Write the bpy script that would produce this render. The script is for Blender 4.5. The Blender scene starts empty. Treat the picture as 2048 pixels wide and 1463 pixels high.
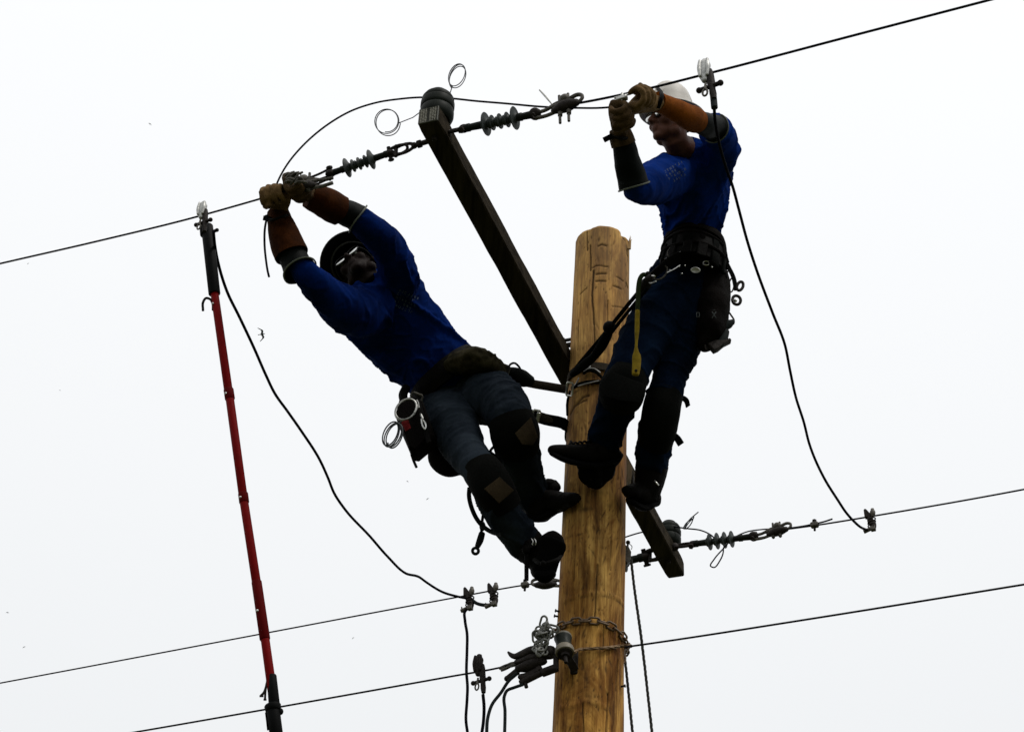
import bpy, math, random
import numpy as np
from mathutils import Vector

random.seed(7)
rng = np.random.default_rng(7)
scene = bpy.context.scene
COL = scene.collection

# ------------------------------------------------------------------ camera
F = 4500.0                       # focal length in pixels of a 2048 px wide picture
S = 1.2                          # size of the place
PITCH, ROLL = math.radians(38), math.radians(3.5)
CAM = np.array([0.0, -6.2 * S, 1.6])
FWD = np.array([0, math.cos(PITCH), math.sin(PITCH)])
_u0 = np.array([0, -math.sin(PITCH), math.cos(PITCH)]); _r0 = np.array([1.0, 0, 0])
RIGHT = math.cos(ROLL) * _r0 + math.sin(ROLL) * _u0
UP = -math.sin(ROLL) * _r0 + math.cos(ROLL) * _u0
cam = bpy.data.cameras.new('camera'); cam_ob = bpy.data.objects.new('camera', cam); COL.objects.link(cam_ob)
cam.sensor_width = 36.0; cam.lens = 36.0 * F / 2048; cam.clip_end = 5000; cam.clip_start = 0.1
M = np.eye(4); M[:3, 0] = RIGHT; M[:3, 1] = UP; M[:3, 2] = -FWD; M[:3, 3] = CAM
import mathutils
cam_ob.matrix_world = mathutils.Matrix(M.tolist())
scene.camera = cam_ob

# ------------------------------------------------------------------ sky, sun, exposure
world = bpy.data.worlds.new('World'); scene.world = world; world.use_nodes = True
nt = world.node_tree; nt.nodes.clear()
out = nt.nodes.new('ShaderNodeOutputWorld'); bg = nt.nodes.new('ShaderNodeBackground')
sky = nt.nodes.new('ShaderNodeTexSky'); sky.sky_type = 'NISHITA'; sky.sun_disc = False
SUN_EL, SUN_AZ = math.radians(60), math.radians(128)      # azimuth clockwise from +Y (behind the camera, to the right)
sky.sun_elevation = SUN_EL; sky.sun_rotation = SUN_AZ
sky.air_density = 1.0; sky.dust_density = 3.0
mixn = nt.nodes.new('ShaderNodeMix'); mixn.data_type = 'RGBA'; mixn.inputs[0].default_value = 0.93
# an even overcast deck, a little brighter overhead than low down, faint cloud mottling
geo = nt.nodes.new('ShaderNodeTexCoord'); sep = nt.nodes.new('ShaderNodeSeparateXYZ')
ramp = nt.nodes.new('ShaderNodeValToRGB')
ramp.color_ramp.elements[0].position = 0.0; ramp.color_ramp.elements[0].color = (6.9, 7.15, 7.25, 1)
ramp.color_ramp.elements[1].position = 1.0; ramp.color_ramp.elements[1].color = (12.0, 12.05, 12.15, 1)
nz = nt.nodes.new('ShaderNodeTexNoise'); nz.inputs['Scale'].default_value = 3.0; nz.inputs['Detail'].default_value = 5
mr = nt.nodes.new('ShaderNodeMapRange'); mr.inputs[3].default_value = 0.985; mr.inputs[4].default_value = 1.015
mul = nt.nodes.new('ShaderNodeVectorMath'); mul.operation = 'SCALE'
L = nt.links.new
L(geo.outputs['Generated'], sep.inputs[0]); L(sep.outputs['Z'], ramp.inputs[0])
L(geo.outputs['Generated'], nz.inputs['Vector']); L(nz.outputs[0], mr.inputs[0])
L(ramp.outputs[0], mul.inputs[0]); L(mr.outputs[0], mul.inputs['Scale'])
L(sky.outputs[0], mixn.inputs[6]); L(mul.outputs[0], mixn.inputs[7])
L(mixn.outputs[2], bg.inputs[0]); bg.inputs[1].default_value = 0.1
L(bg.outputs[0], out.inputs[0])

sun = bpy.data.lights.new('sun', 'SUN'); sun_ob = bpy.data.objects.new('sun', sun); COL.objects.link(sun_ob)
sun.energy = 1.5; sun.angle = math.radians(11); sun.color = (1.0, 0.965, 0.91)
sd = Vector((math.sin(SUN_AZ) * math.cos(SUN_EL), math.cos(SUN_AZ) * math.cos(SUN_EL), math.sin(SUN_EL)))
sun_ob.rotation_euler = (-sd).to_track_quat('-Z', 'Y').to_euler(); sun_ob.location = (4, -6, 20)

vs = scene.view_settings
vs.view_transform = 'Standard'; vs.look = 'None'; vs.exposure = 0.0; vs.gamma = 1.0; vs.use_curve_mapping = False
scene.render.film_transparent = False

# ------------------------------------------------------------------ pixel helpers: a ray met with a real plane of the place
def V(*a): return np.array(a, float)
def nrm(v): v = np.asarray(v, float); return v / (np.linalg.norm(v) + 1e-12)
def ray(x, y): return (x - 1024) / F * RIGHT - (y - 731.5) / F * UP + FWD
def at(x, y, Y):                 # upright plane facing the road, Y metres (unit size) behind the pole
    v = ray(x, y); return CAM + v * ((Y * S - CAM[1]) / v[1])
def atz(x, y, z):                # level plane
    v = ray(x, y); Z = 1.6 + (z - 1.6) * S
    return CAM + v * ((Z - CAM[2]) / v[2])
def atv(x, y, p, d):             # upright plane through p along level direction d
    n = nrm(np.cross(d, (0, 0, 1))); v = ray(x, y)
    return CAM + v * (((p - CAM) @ n) / (v @ n))
def dep(p): return (np.asarray(p) - CAM) @ FWD
def px(p, r): return r * dep(p) / F
def proj(p):
    d = np.asarray(p) - CAM; z = d @ FWD
    return 1024 + F * (d @ RIGHT) / z, 731.5 - F * (d @ UP) / z

# ------------------------------------------------------------------ mesh builder
def cat(pts, sub=4):             # chord-length cubic through rows of any width
    P = np.asarray(pts, float)
    if len(P) < 3: return np.array([P[0] + (P[-1] - P[0]) * t for t in np.linspace(0, 1, sub + 1)])
    d = np.maximum(np.linalg.norm(np.diff(P[:, :3], axis=0), axis=1), 1e-6); v = np.diff(P, axis=0) / d[:, None]; n = len(P)
    M_ = [v[0]] + [(v[i - 1] * d[i] + v[i] * d[i - 1]) / (d[i] + d[i - 1]) for i in range(1, n - 1)] + [v[-1]]; o = []
    for i in range(n - 1):
        for t in np.arange(sub) / sub:
            t2, t3 = t * t, t * t * t
            o.append((2 * t3 - 3 * t2 + 1) * P[i] + (t3 - 2 * t2 + t) * d[i] * M_[i] + (3 * t2 - 2 * t3) * P[i + 1] + (t3 - t2) * d[i] * M_[i + 1])
    o.append(P[-1]); return np.array(o)
def frames(P, closed=False):
    n = len(P); T = np.zeros((n, 3))
    for i in range(n):
        a, b = (P[i - 1], P[(i + 1) % n]) if closed else (P[max(i - 1, 0)], P[min(i + 1, n - 1)])
        T[i] = nrm(b - a)
    u = np.cross(T[0], (0.13, 0.21, 0.97)); u = nrm(u) if np.linalg.norm(u) > 1e-3 else nrm(np.cross(T[0], (1, 0, 0)))
    A = []
    for i in range(n):
        u = nrm(u - T[i] * (u @ T[i])); A.append((u, np.cross(T[i], u)))
    return T, A
class MB:
    def __init__(s): s.v = []; s.f = []; s.n = 0
    def add(s, v, f):
        v = np.asarray(v, float).reshape(-1, 3); s.v.append(v)
        s.f += [tuple(int(i) + s.n for i in q) for q in f]; s.n += len(v); return s
    def verts(s): return np.vstack(s.v)
    def rings(s, R, closed=False, caps=True):
        k = len(R[0]); m = len(R); f = []
        for i in range(m if closed else m - 1):
            a, b = i * k, ((i + 1) % m) * k
            for j in range(k):
                f.append((a + j, a + (j + 1) % k, b + (j + 1) % k, b + j))
        if caps and not closed:
            f.append(tuple(range(k))[::-1]); f.append(tuple((m - 1) * k + j for j in range(k)))
        return s.add(np.vstack(R), f)
    def tube(s, pts, r, seg=8, sub=1, closed=False):
        P = np.asarray(pts, float)
        if sub > 1:
            if closed: P = cat(np.vstack([P, P[:1]]), sub)[:-1]
            elif np.ndim(r): Q = cat(np.column_stack([P, r]), sub); P, r = Q[:, :3], Q[:, 3]
            else: P = cat(P, sub)
        T, A = frames(P, closed); rr = np.broadcast_to(r, (len(P),)); th = np.arange(seg) * 2 * math.pi / seg
        return s.rings([P[i] + rr[i] * (np.outer(np.cos(th), A[i][0]) + np.outer(np.sin(th), A[i][1])) for i in range(len(P))], closed)
    def loft(s, pts, seg=24, sub=4, round_ends=True, flat=None):
        """rows: x, y, z, r across the view, r along the view"""
        Q = cat(pts, sub); P = Q[:, :3]; ra, rb = np.maximum(Q[:, 3], 1e-4), np.maximum(Q[:, 4], 1e-4)
        T, _ = frames(P); th = np.arange(seg) * 2 * math.pi / seg; R = []
        def ring(i, off, k):
            vw = nrm(P[i] - CAM) if flat is None else flat
            a1 = nrm(np.cross(T[i], vw)); a2 = np.cross(a1, T[i])
            return P[i] + T[i] * off + k * (ra[i] * np.outer(np.cos(th), a1) + rb[i] * np.outer(np.sin(th), a2))
        if round_ends:
            for t in (80, 55, 30): R.append(ring(0, -min(ra[0], rb[0]) * math.sin(math.radians(t)), math.cos(math.radians(t))))
        R += [ring(i, 0, 1) for i in range(len(P))]
        if round_ends:
            for t in (30, 55, 80): R.append(ring(len(P) - 1, min(ra[-1], rb[-1]) * math.sin(math.radians(t)), math.cos(math.radians(t))))
        return s.rings(R)
    def lathe(s, o, axis, prof, seg=24, e=(1, 1), xdir=None):
        o = np.asarray(o, float); ax = nrm(axis)
        u = nrm(np.cross(ax, (0.2, 0.1, 0.97) if abs(ax[2]) < 0.9 else (1, 0, 0))) if xdir is None else nrm(np.asarray(xdir) - ax * (np.asarray(xdir) @ ax))
        w = np.cross(ax, u); th = np.arange(seg) * 2 * math.pi / seg
        return s.rings([o + ax * h + max(r, 1e-4) * (e[0] * np.outer(np.cos(th), u) + e[1] * np.outer(np.sin(th), w)) for h, r in prof])
    def cyl(s, a, b, r, seg=14, bev=0.12):
        a, b = np.asarray(a, float), np.asarray(b, float); l = np.linalg.norm(b - a); c = min(r * bev, l * .2)
        return s.lathe(a, b - a, [(0, r - c), (c, r), (l - c, r), (l, r - c)], seg)
    def ball(s, c, r, ax=None, sc=(1, 1, 1), seg=14, rg=9):
        ax = np.eye(3) if ax is None else np.array([nrm(a) for a in ax]); R = []
        for t in np.linspace(-math.pi / 2 + .12, math.pi / 2 - .12, rg):
            th = np.arange(seg) * 2 * math.pi / seg
            L_ = np.column_stack([np.cos(th) * math.cos(t) * sc[0], np.sin(th) * math.cos(t) * sc[1], np.full(seg, math.sin(t) * sc[2])]) * r
            R.append(np.asarray(c) + L_ @ ax)
        return s.rings(R)
    def box(s, c, h, ax=None, b=0.0):
        ax = np.eye(3) if ax is None else np.array([nrm(a) for a in ax]); h = np.asarray(h, float)
        b = min(b if b else min(h) * .12, min(h) * .45); pts = []
        for sx in (-1, 1):
            for sy in (-1, 1):
                for sz in (-1, 1):
                    g = np.array([sx, sy, sz])
                    for k in range(3):
                        d = h - b; d[k] = h[k]; pts.append(g * d)
        pts = np.array(pts); idx = lambda x, y, z, k: (((x > 0) * 2 + (y > 0)) * 2 + (z > 0)) * 3 + k
        f = []; sg = (-1, 1)
        for a in sg:
            f += [[idx(a, p, q, 0) for p, q in ((-1, -1), (1, -1), (1, 1), (-1, 1))],
                  [idx(p, a, q, 1) for p, q in ((-1, -1), (1, -1), (1, 1), (-1, 1))],
                  [idx(p, q, a, 2) for p, q in ((-1, -1), (1, -1), (1, 1), (-1, 1))]]
            for c2 in sg:
                f += [[idx(a, c2, -1, 0), idx(a, c2, 1, 0), idx(a, c2, 1, 1), idx(a, c2, -1, 1)],
                      [idx(a, -1, c2, 0), idx(a, 1, c2, 0), idx(a, 1, c2, 2), idx(a, -1, c2, 2)],
                      [idx(-1, a, c2, 1), idx(1, a, c2, 1), idx(1, a, c2, 2), idx(-1, a, c2, 2)]]
                for c3 in sg: f.append([idx(a, c2, c3, 0), idx(a, c2, c3, 1), idx(a, c2, c3, 2)])
        g = []
        for q in f:
            p = pts[q]; n = np.cross(p[1] - p[0], p[2] - p[0]); g.append(q if n @ p.mean(0) > 0 else q[::-1])
        return s.add(np.asarray(c) + pts @ ax, g)
    def prism(s, poly, d):       # outline (world points) given the depth vector d
        P = np.asarray(poly, float); d = np.asarray(d, float); n = len(P); c = P.mean(0)
        P2 = np.vstack([c + (P - c) * .93 - d * .5, P - d * .40, P + d * .40, c + (P - c) * .93 + d * .5])
        nn = sum(np.cross(P[i] - c, P[(i + 1) % n] - c) for i in range(n)); fl = nn @ d < 0
        f = [tuple(range(n))[::-1], tuple(3 * n + i for i in range(n))]
        for k in range(3):
            for i in range(n): f.append((k * n + i, k * n + (i + 1) % n, (k + 1) * n + (i + 1) % n, (k + 1) * n + i))
        return s.add(P2, [q[::-1] for q in f] if fl else f)
    def ribbon(s, pts, w, t, side, sub=4):   # flat strap along pts; side = direction of its width
        P = cat(pts, sub); T, _ = frames(P); R = []; ww = np.broadcast_to(w, (len(P),)) if np.ndim(w) == 0 else cat(np.column_stack([w, w]), sub)[:, 0]
        for i in range(len(P)):
            sd_ = side if np.ndim(side) == 1 else side[min(i, len(side) - 1)]
            a = nrm(np.asarray(sd_) - T[i] * (np.asarray(sd_) @ T[i])); b = np.cross(T[i], a); h = ww[i] / 2; q = t / 2
            R.append(np.array([P[i] + a * x + b * y for x, y in ((h, q * .4), (h * .9, q), (-h * .9, q), (-h, q * .4), (-h, -q * .4), (-h * .9, -q), (h * .9, -q), (h, -q * .4))]))
        return s.rings(R)
    def mesh(s, off=(0, 0, 0), name='m', angle=42):
        me = bpy.data.meshes.new(name); v = s.verts() - np.asarray(off)
        me.from_pydata(v.tolist(), [], s.f); me.update()
        me.shade_smooth()
        if angle: me.set_sharp_from_angle(angle=math.radians(angle))
        return me

def root_of(o):
    while o.parent: o = o.parent
    return o
def link(name, me, mat, parent=None, loc=None):
    me.materials.clear(); me.materials.append(mat)
    o = bpy.data.objects.new(name, me); COL.objects.link(o); me.name = name
    if parent is not None: o.parent = parent
    elif loc is not None: o.location = loc
    return o
def part(name, mb, mat, parent, angle=42, label=None, kind=None):
    o = link(name, mb.mesh(np.array(root_of(parent).location), name, angle), mat, parent)
    if label: o['label'] = label
    if kind: o['kind'] = kind
    return o
def tag(o, label, category, group=None):
    o['label'] = label; o['category'] = category
    if group: o['group'] = group
    return o
def thing(name, loc, label, category, group=None):
    o = bpy.data.objects.new(name, None); COL.objects.link(o); o.location = tuple(loc); o.empty_display_size = .1
    return tag(o, label, category, group)
def solo(name, mb, mat, label, category, group=None, angle=42):
    v = mb.verts(); c = (v.min(0) + v.max(0)) / 2
    return tag(link(name, mb.mesh(c, name, angle), mat, None, tuple(c)), label, category, group)

# ------------------------------------------------------------------ smooth numpy noise, fused (remeshed) forms
_perm = rng.permutation(4096); _val = rng.random(4096) * 2 - 1
def vnoise(P):
    I = np.floor(P).astype(int); f = P - I; f = f * f * f * (f * (f * 6 - 15) + 10); r = 0
    for dx in (0, 1):
        for dy in (0, 1):
            for dz in (0, 1):
                h = _perm[(_perm[(_perm[(I[:, 0] + dx) & 4095] + I[:, 1] + dy) & 4095] + I[:, 2] + dz) & 4095]
                r = r + _val[h] * (f[:, 0] if dx else 1 - f[:, 0]) * (f[:, 1] if dy else 1 - f[:, 1]) * (f[:, 2] if dz else 1 - f[:, 2])
    return r
def wob(mb, amp, fr, seed=0):
    v = mb.verts() ; v = v + amp * np.column_stack([vnoise(v * fr + seed), vnoise(v * fr + seed + 31), vnoise(v * fr + seed + 67)]); mb.v = [v]; return mb
def fbm(P, o=3):
    return sum(vnoise(P * 2 ** i + 17.3 * i) / 2 ** i for i in range(o))
def fuse(mb, voxel, smooth=4, fold=None, off=(0, 0, 0), name='cloth'):
    """one closed skin round overlapping forms; fold(P, N) -> displacement along the normal"""
    me = mb.mesh((0, 0, 0), 'tmp', 0); o = bpy.data.objects.new('tmp', me); COL.objects.link(o)
    md = o.modifiers.new('r', 'REMESH'); md.mode = 'VOXEL'; md.voxel_size = voxel; md.use_smooth_shade = True
    if smooth:
        sm = o.modifiers.new('s', 'SMOOTH'); sm.iterations = smooth; sm.factor = 0.5
    dg = bpy.context.evaluated_depsgraph_get()
    m2 = bpy.data.meshes.new_from_object(o.evaluated_get(dg)); bpy.data.objects.remove(o); bpy.data.meshes.remove(me)
    n = len(m2.vertices); P = np.zeros(n * 3); m2.vertices.foreach_get('co', P); P = P.reshape(-1, 3)
    if fold is not None:
        N = np.zeros(n * 3); m2.vertices.foreach_get('normal', N); N = N.reshape(-1, 3)
        P = P + N * fold(P, N)[:, None]
    m2.vertices.foreach_set('co', (P - np.asarray(off)).ravel()); m2.update(); m2.shade_smooth(); m2.name = name
    return m2
def folds(axis, amp, across=14.0, along=3.0, seed=0.0, fine=0.25, core=None, rad=.2):
    """narrow pulled wrinkles on broad soft drapes; weaker away from the core point"""
    ax = nrm(axis)
    def f(P, N):
        t = P @ ax; Q = P - np.outer(t, ax)
        w = 0.45 * np.column_stack([vnoise(P * 4 + seed), vnoise(P * 4 + seed + 11), vnoise(P * 4 + seed + 23)])
        C = Q * across + np.outer(t, ax) * along + seed + w
        n1 = vnoise(C); n2 = vnoise(Q * across * 1.9 + np.outer(t, ax) * along * 2.2 + seed + 9 + w); n3 = vnoise(P * 22 + seed + 40 + 2 * w)
        r = .55 * np.exp(-(n1 / .16) ** 2) + .38 * np.exp(-(n2 / .15) ** 2) * np.clip(.7 + 1.2 * vnoise(P * 6 + seed), 0, 1.4) + .16 * np.exp(-(n3 / .16) ** 2) + .5 * vnoise(C * .6 + 50)
        k_ = 1.0 if core is None else np.clip(1.25 - np.linalg.norm(P - core, axis=1) / rad * .5, .35, 1)
        return amp * k_ * (r + fine * vnoise(P * 45) - .2)
    return f
def fused(name, mb, mat, parent, voxel, smooth=4, fold=None):
    return link(name, fuse(mb, voxel, smooth, fold, np.array(root_of(parent).location), name), mat, parent)

# ------------------------------------------------------------------ materials
def mat(name, c, rough=.8, spec=.12, metal=0.0, bump=0.0, bscale=60.0, var=0.25, vscale=9.0, stretch=(1, 1, 1), c2=None, coat=0.0):
    m = bpy.data.materials.new(name); m.use_nodes = True; t = m.node_tree; b = t.nodes['Principled BSDF']; k = t.links.new
    b.inputs['Roughness'].default_value = rough; b.inputs['Specular IOR Level'].default_value = spec
    b.inputs['Metallic'].default_value = metal; b.inputs['Coat Weight'].default_value = coat
    tc = t.nodes.new('ShaderNodeTexCoord'); mp = t.nodes.new('ShaderNodeMapping'); mp.inputs['Scale'].default_value = stretch
    k(tc.outputs['Object'], mp.inputs[0])
    n = t.nodes.new('ShaderNodeTexNoise'); n.inputs['Scale'].default_value = vscale; n.inputs['Detail'].default_value = 6; n.inputs['Roughness'].default_value = .62
    k(mp.outputs[0], n.inputs['Vector'])
    r = t.nodes.new('ShaderNodeValToRGB'); c = np.array(c); d = np.array(c2) if c2 is not None else c * (1 - var)
    e = c if c2 is not None else np.minimum(c * (1 + var), .95)
    r.color_ramp.elements[0].position = .32; r.color_ramp.elements[0].color = (*d, 1)
    r.color_ramp.elements[1].position = .68; r.color_ramp.elements[1].color = (*e, 1)
    k(n.outputs[0], r.inputs[0]); k(r.outputs[0], b.inputs['Base Color'])
    if bump:
        n2 = t.nodes.new('ShaderNodeTexNoise'); n2.inputs['Scale'].default_value = bscale; n2.inputs['Detail'].default_value = 4
        k(mp.outputs[0], n2.inputs['Vector'])
        bp = t.nodes.new('ShaderNodeBump'); bp.inputs['Strength'].default_value = bump; bp.inputs['Distance'].default_value = .004
        k(n2.outputs[0], bp.inputs['Height']); k(bp.outputs[0], b.inputs['Normal'])
    return m
MT = dict(
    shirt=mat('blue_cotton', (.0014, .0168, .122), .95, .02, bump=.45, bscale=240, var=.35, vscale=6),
    shirtd=mat('dark_blue_cotton', (.0009, .0105, .078), .95, .02, bump=.45, bscale=240, var=.5, vscale=5),  # deeper blue for the leaning worker's shirt
    denim=mat('dark_denim', (.0185, .0255, .034), .95, .03, bump=.5, bscale=260, vscale=4.5, c2=(.0022, .0040, .0075)),
    denim2=mat('blue_denim', (.0030, .0100, .027), .95, .02, bump=.5, bscale=260, vscale=5, c2=(.0006, .0016, .0045)),
    leather=mat('black_leather', (.0028, .0024, .002), .7, .05, bump=.4, bscale=120, var=.4),
    boot=mat('worn_boot_leather', (.0032, .0026, .002), .75, .05, bump=.4, bscale=90, var=.5),
    sole=mat('rubber_sole', (.0022, .0022, .0022), .9, .03, bump=.4),
    pad=mat('suede_knee_pad', (.024, .017, .009), .95, .03, bump=.6, bscale=160, var=.4),
    padd=mat('black_knee_pad', (.0036, .0038, .0032), .95, .03, bump=.5, bscale=160),
    bag=mat('olive_canvas', (.024, .020, .009), .9, .05, bump=.6, bscale=200, var=.5, vscale=20),
    bagd=mat('dark_canvas', (.0035, .0026, .0022), .9, .04, bump=.6, bscale=150, var=.4),
    cuff=mat('orange_leather', (.145, .040, .0035), .88, .05, bump=.5, bscale=110, var=.35, vscale=16),
    cuffd=mat('dark_orange_leather', (.034, .0095, .0018), .88, .04, bump=.5, bscale=110, var=.5, vscale=14),
    glove=mat('tan_glove_leather', (.125, .074, .030), .85, .08, bump=.55, bscale=110, var=.45, vscale=22),
    gloved=mat('brown_glove_leather', (.058, .034, .0145), .85, .08, bump=.55, bscale=110, var=.5, vscale=22),
    rubber=mat('dark_rubber', (.0028, .0042, .0035), .65, .06, bump=.2, bscale=60),
    rim=mat('rubber_rim', (.10, .11, .085), .6, .2),
    skin=mat('weathered_skin', (.075, .026, .014), .6, .2, bump=.2, bscale=150, var=.2, vscale=30),
    skin2=mat('dark_skin', (.0085, .0042, .003), .65, .08, bump=.2, bscale=150, var=.2, vscale=30),
    hair=mat('dark_hair', (.004, .003, .0025), .9, .05, bump=.7, bscale=200),
    lens=mat('mirrored_lens', (.62, .62, .60), .05, .8, metal=1.0, var=.05),
    frame=mat('glasses_frame', (.004, .004, .004), .4, .3),
    hatw=mat('white_hard_hat', (.56, .53, .49), .5, .2, var=.12, vscale=14),
    hatd=mat('black_hard_hat', (.003, .003, .003), .6, .08, var=.2),
    trim=mat('hat_trim', (.035, .035, .03), .6, .15),
    red=mat('red_fibreglass', (.15, .0009, .0009), .6, .05, var=.12, vscale=30),
    redd=mat('dark_red_fibreglass', (.085, .0008, .0008), .65, .04, var=.12, vscale=30),
    black=mat('black_plastic', (.0028, .0031, .0031), .6, .05, bump=.15),
    cable=mat('black_cable', (.002, .002, .004), .8, .04, var=.1),
    cable2=mat('grey_cable', (.010, .014, .014), .7, .08, var=.2),
    wire=mat('stranded_conductor', (.004, .0045, .007), .7, .1, var=.1),
    bronze=mat('bare_wire', (.16, .10, .05), .5, .4, metal=.5, bump=.5, bscale=250),
    thin=mat('tie_wire', (.03, .035, .037), .5, .3, metal=.3),
    alu=mat('bright_aluminium', (.42, .42, .40), .5, .4, metal=.7, bump=.5, bscale=60, var=.35, vscale=45),
    steel=mat('galvanised_steel', (.085, .078, .066), .6, .2, metal=.2, bump=.5, bscale=90, var=.5, vscale=60),
    iron=mat('dark_iron', (.020, .016, .014), .65, .12, metal=.1, bump=.5, bscale=90, var=.5, vscale=60),
    chrome=mat('worn_chrome', (.55, .55, .52), .28, .5, metal=.9, var=.15),
    chain=mat('rusty_chain', (.13, .085, .052), .5, .35, metal=.3, bump=.4, var=.4, vscale=80),
    porc=mat('grey_porcelain', (.011, .0135, .011), .5, .06, var=.3, vscale=25),
    shed=mat('grey_polymer_shed', (.034, .041, .040), .55, .12, var=.15),
    rod=mat('dark_polymer_rod', (.005, .006, .006), .55, .12),
    spool=mat('dark_glazed_spool', (.016, .019, .015), .45, .10, var=.3),
    spoolw=mat('pale_spool_rim', (.17, .15, .115), .5, .3),
    web=mat('strap_webbing', (.036, .029, .021), .9, .04, bump=.6, bscale=260, var=.25, vscale=40),
    webd=mat('dark_strap', (.003, .0034, .003), .9, .03, bump=.6, bscale=260, var=.3),
    chain2=mat('bright_chain', (.17, .17, .155), .5, .35, metal=.2, var=.5, vscale=80),
    rope=mat('grey_rope', (.034, .034, .031), .9, .08, bump=.5, bscale=200, var=.4, vscale=60),
    green=mat('green_cord', (.014, .022, .006), .9, .05, bump=.4, bscale=200),
    yellow=mat('yellow_handle', (.17, .115, .006), .8, .08, bump=.5, bscale=120, var=.3, vscale=30),
    tagred=mat('red_patch', (.10, .004, .004), .8, .1),
    print=mat('faded_shirt_print', (.060, .080, .135), .9, .05),
    bird=mat('gull_feathers', (.06, .07, .07), .9, .05, var=.5),
    ground=mat('dry_grass', (.06, .065, .03), .95, .05, bump=.5, bscale=3, var=.4, vscale=.6),
)
# ------------------------------------------------------------------ ground (below the frame)
g = MB(); n = 60; xs = np.concatenate([-np.geomspace(2500, 4, n // 2), np.geomspace(4, 2500, n // 2)])
gx, gy = np.meshgrid(xs, xs); gv = np.column_stack([gx.ravel(), gy.ravel(), np.where(np.hypot(gx, gy).ravel() < 60, .02, .5) * np.sin(gx * .21).ravel() * np.cos(gy * .17).ravel()])
g.add(gv, [(j * n + i, j * n + i + 1, (j + 1) * n + i + 1, (j + 1) * n + i) for j in range(n - 1) for i in range(n - 1)])
go = link('ground', g.mesh((0, 0, 0), 'ground', 0), MT['ground']); go['kind'] = 'structure'

# ------------------------------------------------------------------ utility pole
PX = .304 * S
def prad(z): return (.0998 + (7.054 - ((z - 1.6) / S + 1.6)) * .0048) * S
def on_pole(x, y, lift=0.0):                 # pixel -> angle from the road side, height
    Y = -.1
    for _ in range(8):
        p = at(x, y, Y); r = prad(p[2]) + lift; s_ = max(-.999, min(.999, (p[0] - PX) / r)); a = math.asin(s_); Y = -r * math.cos(a) / S
    return a, p[2]
def polept(a, z, lift=0.0):
    r = prad(z) + lift; return V(PX + r * math.sin(a), -r * math.cos(a), z)
ZT = on_pole(1207, 450)[1]; Z0 = on_pole(1180, 1560)[1]
NA_, NZ = 240, 560
zz = np.concatenate([np.linspace(-.6, Z0 - .02, 24), np.linspace(Z0, ZT - .012, NZ), [ZT - .006, ZT - .001, ZT]])
aa = np.arange(NA_) * 2 * math.pi / NA_ - math.pi
A2, Z2 = np.meshgrid(aa, zz); a1, z1 = A2.ravel(), Z2.ravel()
base = np.column_stack([np.sin(a1) * .12, -np.cos(a1) * .12, z1])
disp = .0035 * vnoise(base * (9, 9, 1.6) + 5) + .0016 * vnoise(base * (40, 40, 2.5) + 9) + .0006 * vnoise(base * (120, 120, 10))
wear_shade = np.zeros(len(a1))
def seg_dist(pa, pb, r):                      # distance on the unrolled skin
    d = np.array([(pb[0] - pa[0]) * r, pb[1] - pa[1]]); l = d @ d + 1e-12
    qx, qz = (a1 - pa[0]) * r, z1 - pa[1]; t = np.clip((qx * d[0] + qz * d[1]) / l, 0, 1)
    return np.hypot(qx - t * d[0], qz - t * d[1]), t
def crack(pts, w=.0022, depth=.009, dark=1.0):
    w *= 1.3
    global disp, wear_shade
    q = [on_pole(*p) for p in pts]
    for u, v in zip(q[:-1], q[1:]):
        n_ = max(2, int(abs(v[1] - u[1]) / .03)); prev = u
        for i in range(1, n_ + 1):
            t = i / n_; c = (u[0] + (v[0] - u[0]) * t + random.uniform(-.012, .012), u[1] + (v[1] - u[1]) * t)
            d, _ = seg_dist(prev, c, .125); k = np.exp(-(d / w) ** 2)
            wear_shade = np.maximum(wear_shade, k * dark); crack.k = np.maximum(crack.k, k * depth); prev = c
crack.k = np.zeros(len(a1))
for pts, w in (([(1173, 463), (1174, 500)], .002), ([(1180, 490), (1181, 540)], .0026), ([(1187, 541), (1184, 590), (1188, 648)], .003),
               ([(1188, 648), (1189, 700)], .0016), ([(1254, 474), (1255, 508)], .006), ([(1257, 512), (1256, 522)], .004), ([(1253, 566), (1256, 576)], .004),
               ([(1195, 1128), (1192, 1185), (1190, 1235)], .0018), ([(1166, 1405), (1167, 1465)], .0016), ([(1236, 1320), (1232, 1380)], .0015),
               ([(1150, 1090), (1147, 1160)], .0014), ([(1222, 1080), (1220, 1140)], .0014), ([(1208, 1240), (1206, 1300)], .0013),
               ([(1147, 1300), (1143, 1372)], .0016), ([(1216, 1385), (1213, 1463)], .0016), ([(1157, 640), (1155, 700)], .0014), ([(1216, 600), (1214, 660)], .0014), ([(1238, 900), (1236, 960)], .0015)):
    crack(pts, w)
for pts, w in (([(1196, 492), (1203, 489), (1214, 492)], .003), ([(1184, 535), (1193, 531), (1216, 534)], .0022), ([(1193, 548), (1212, 547)], .0035),
               ([(1192, 562), (1211, 562)], .003), ([(1160, 588), (1173, 575)], .0024), ([(1233, 553), (1247, 563)], .0024), ([(1226, 571), (1243, 578)], .003),
               ([(1224, 612), (1246, 615)], .0014), ([(1150, 812), (1172, 800)], .004), ([(1196, 685), (1206, 682)], .003), ([(1140, 830), (1165, 795), (1178, 790)], .005)):
    crack(pts, w, .005, .8)
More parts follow.
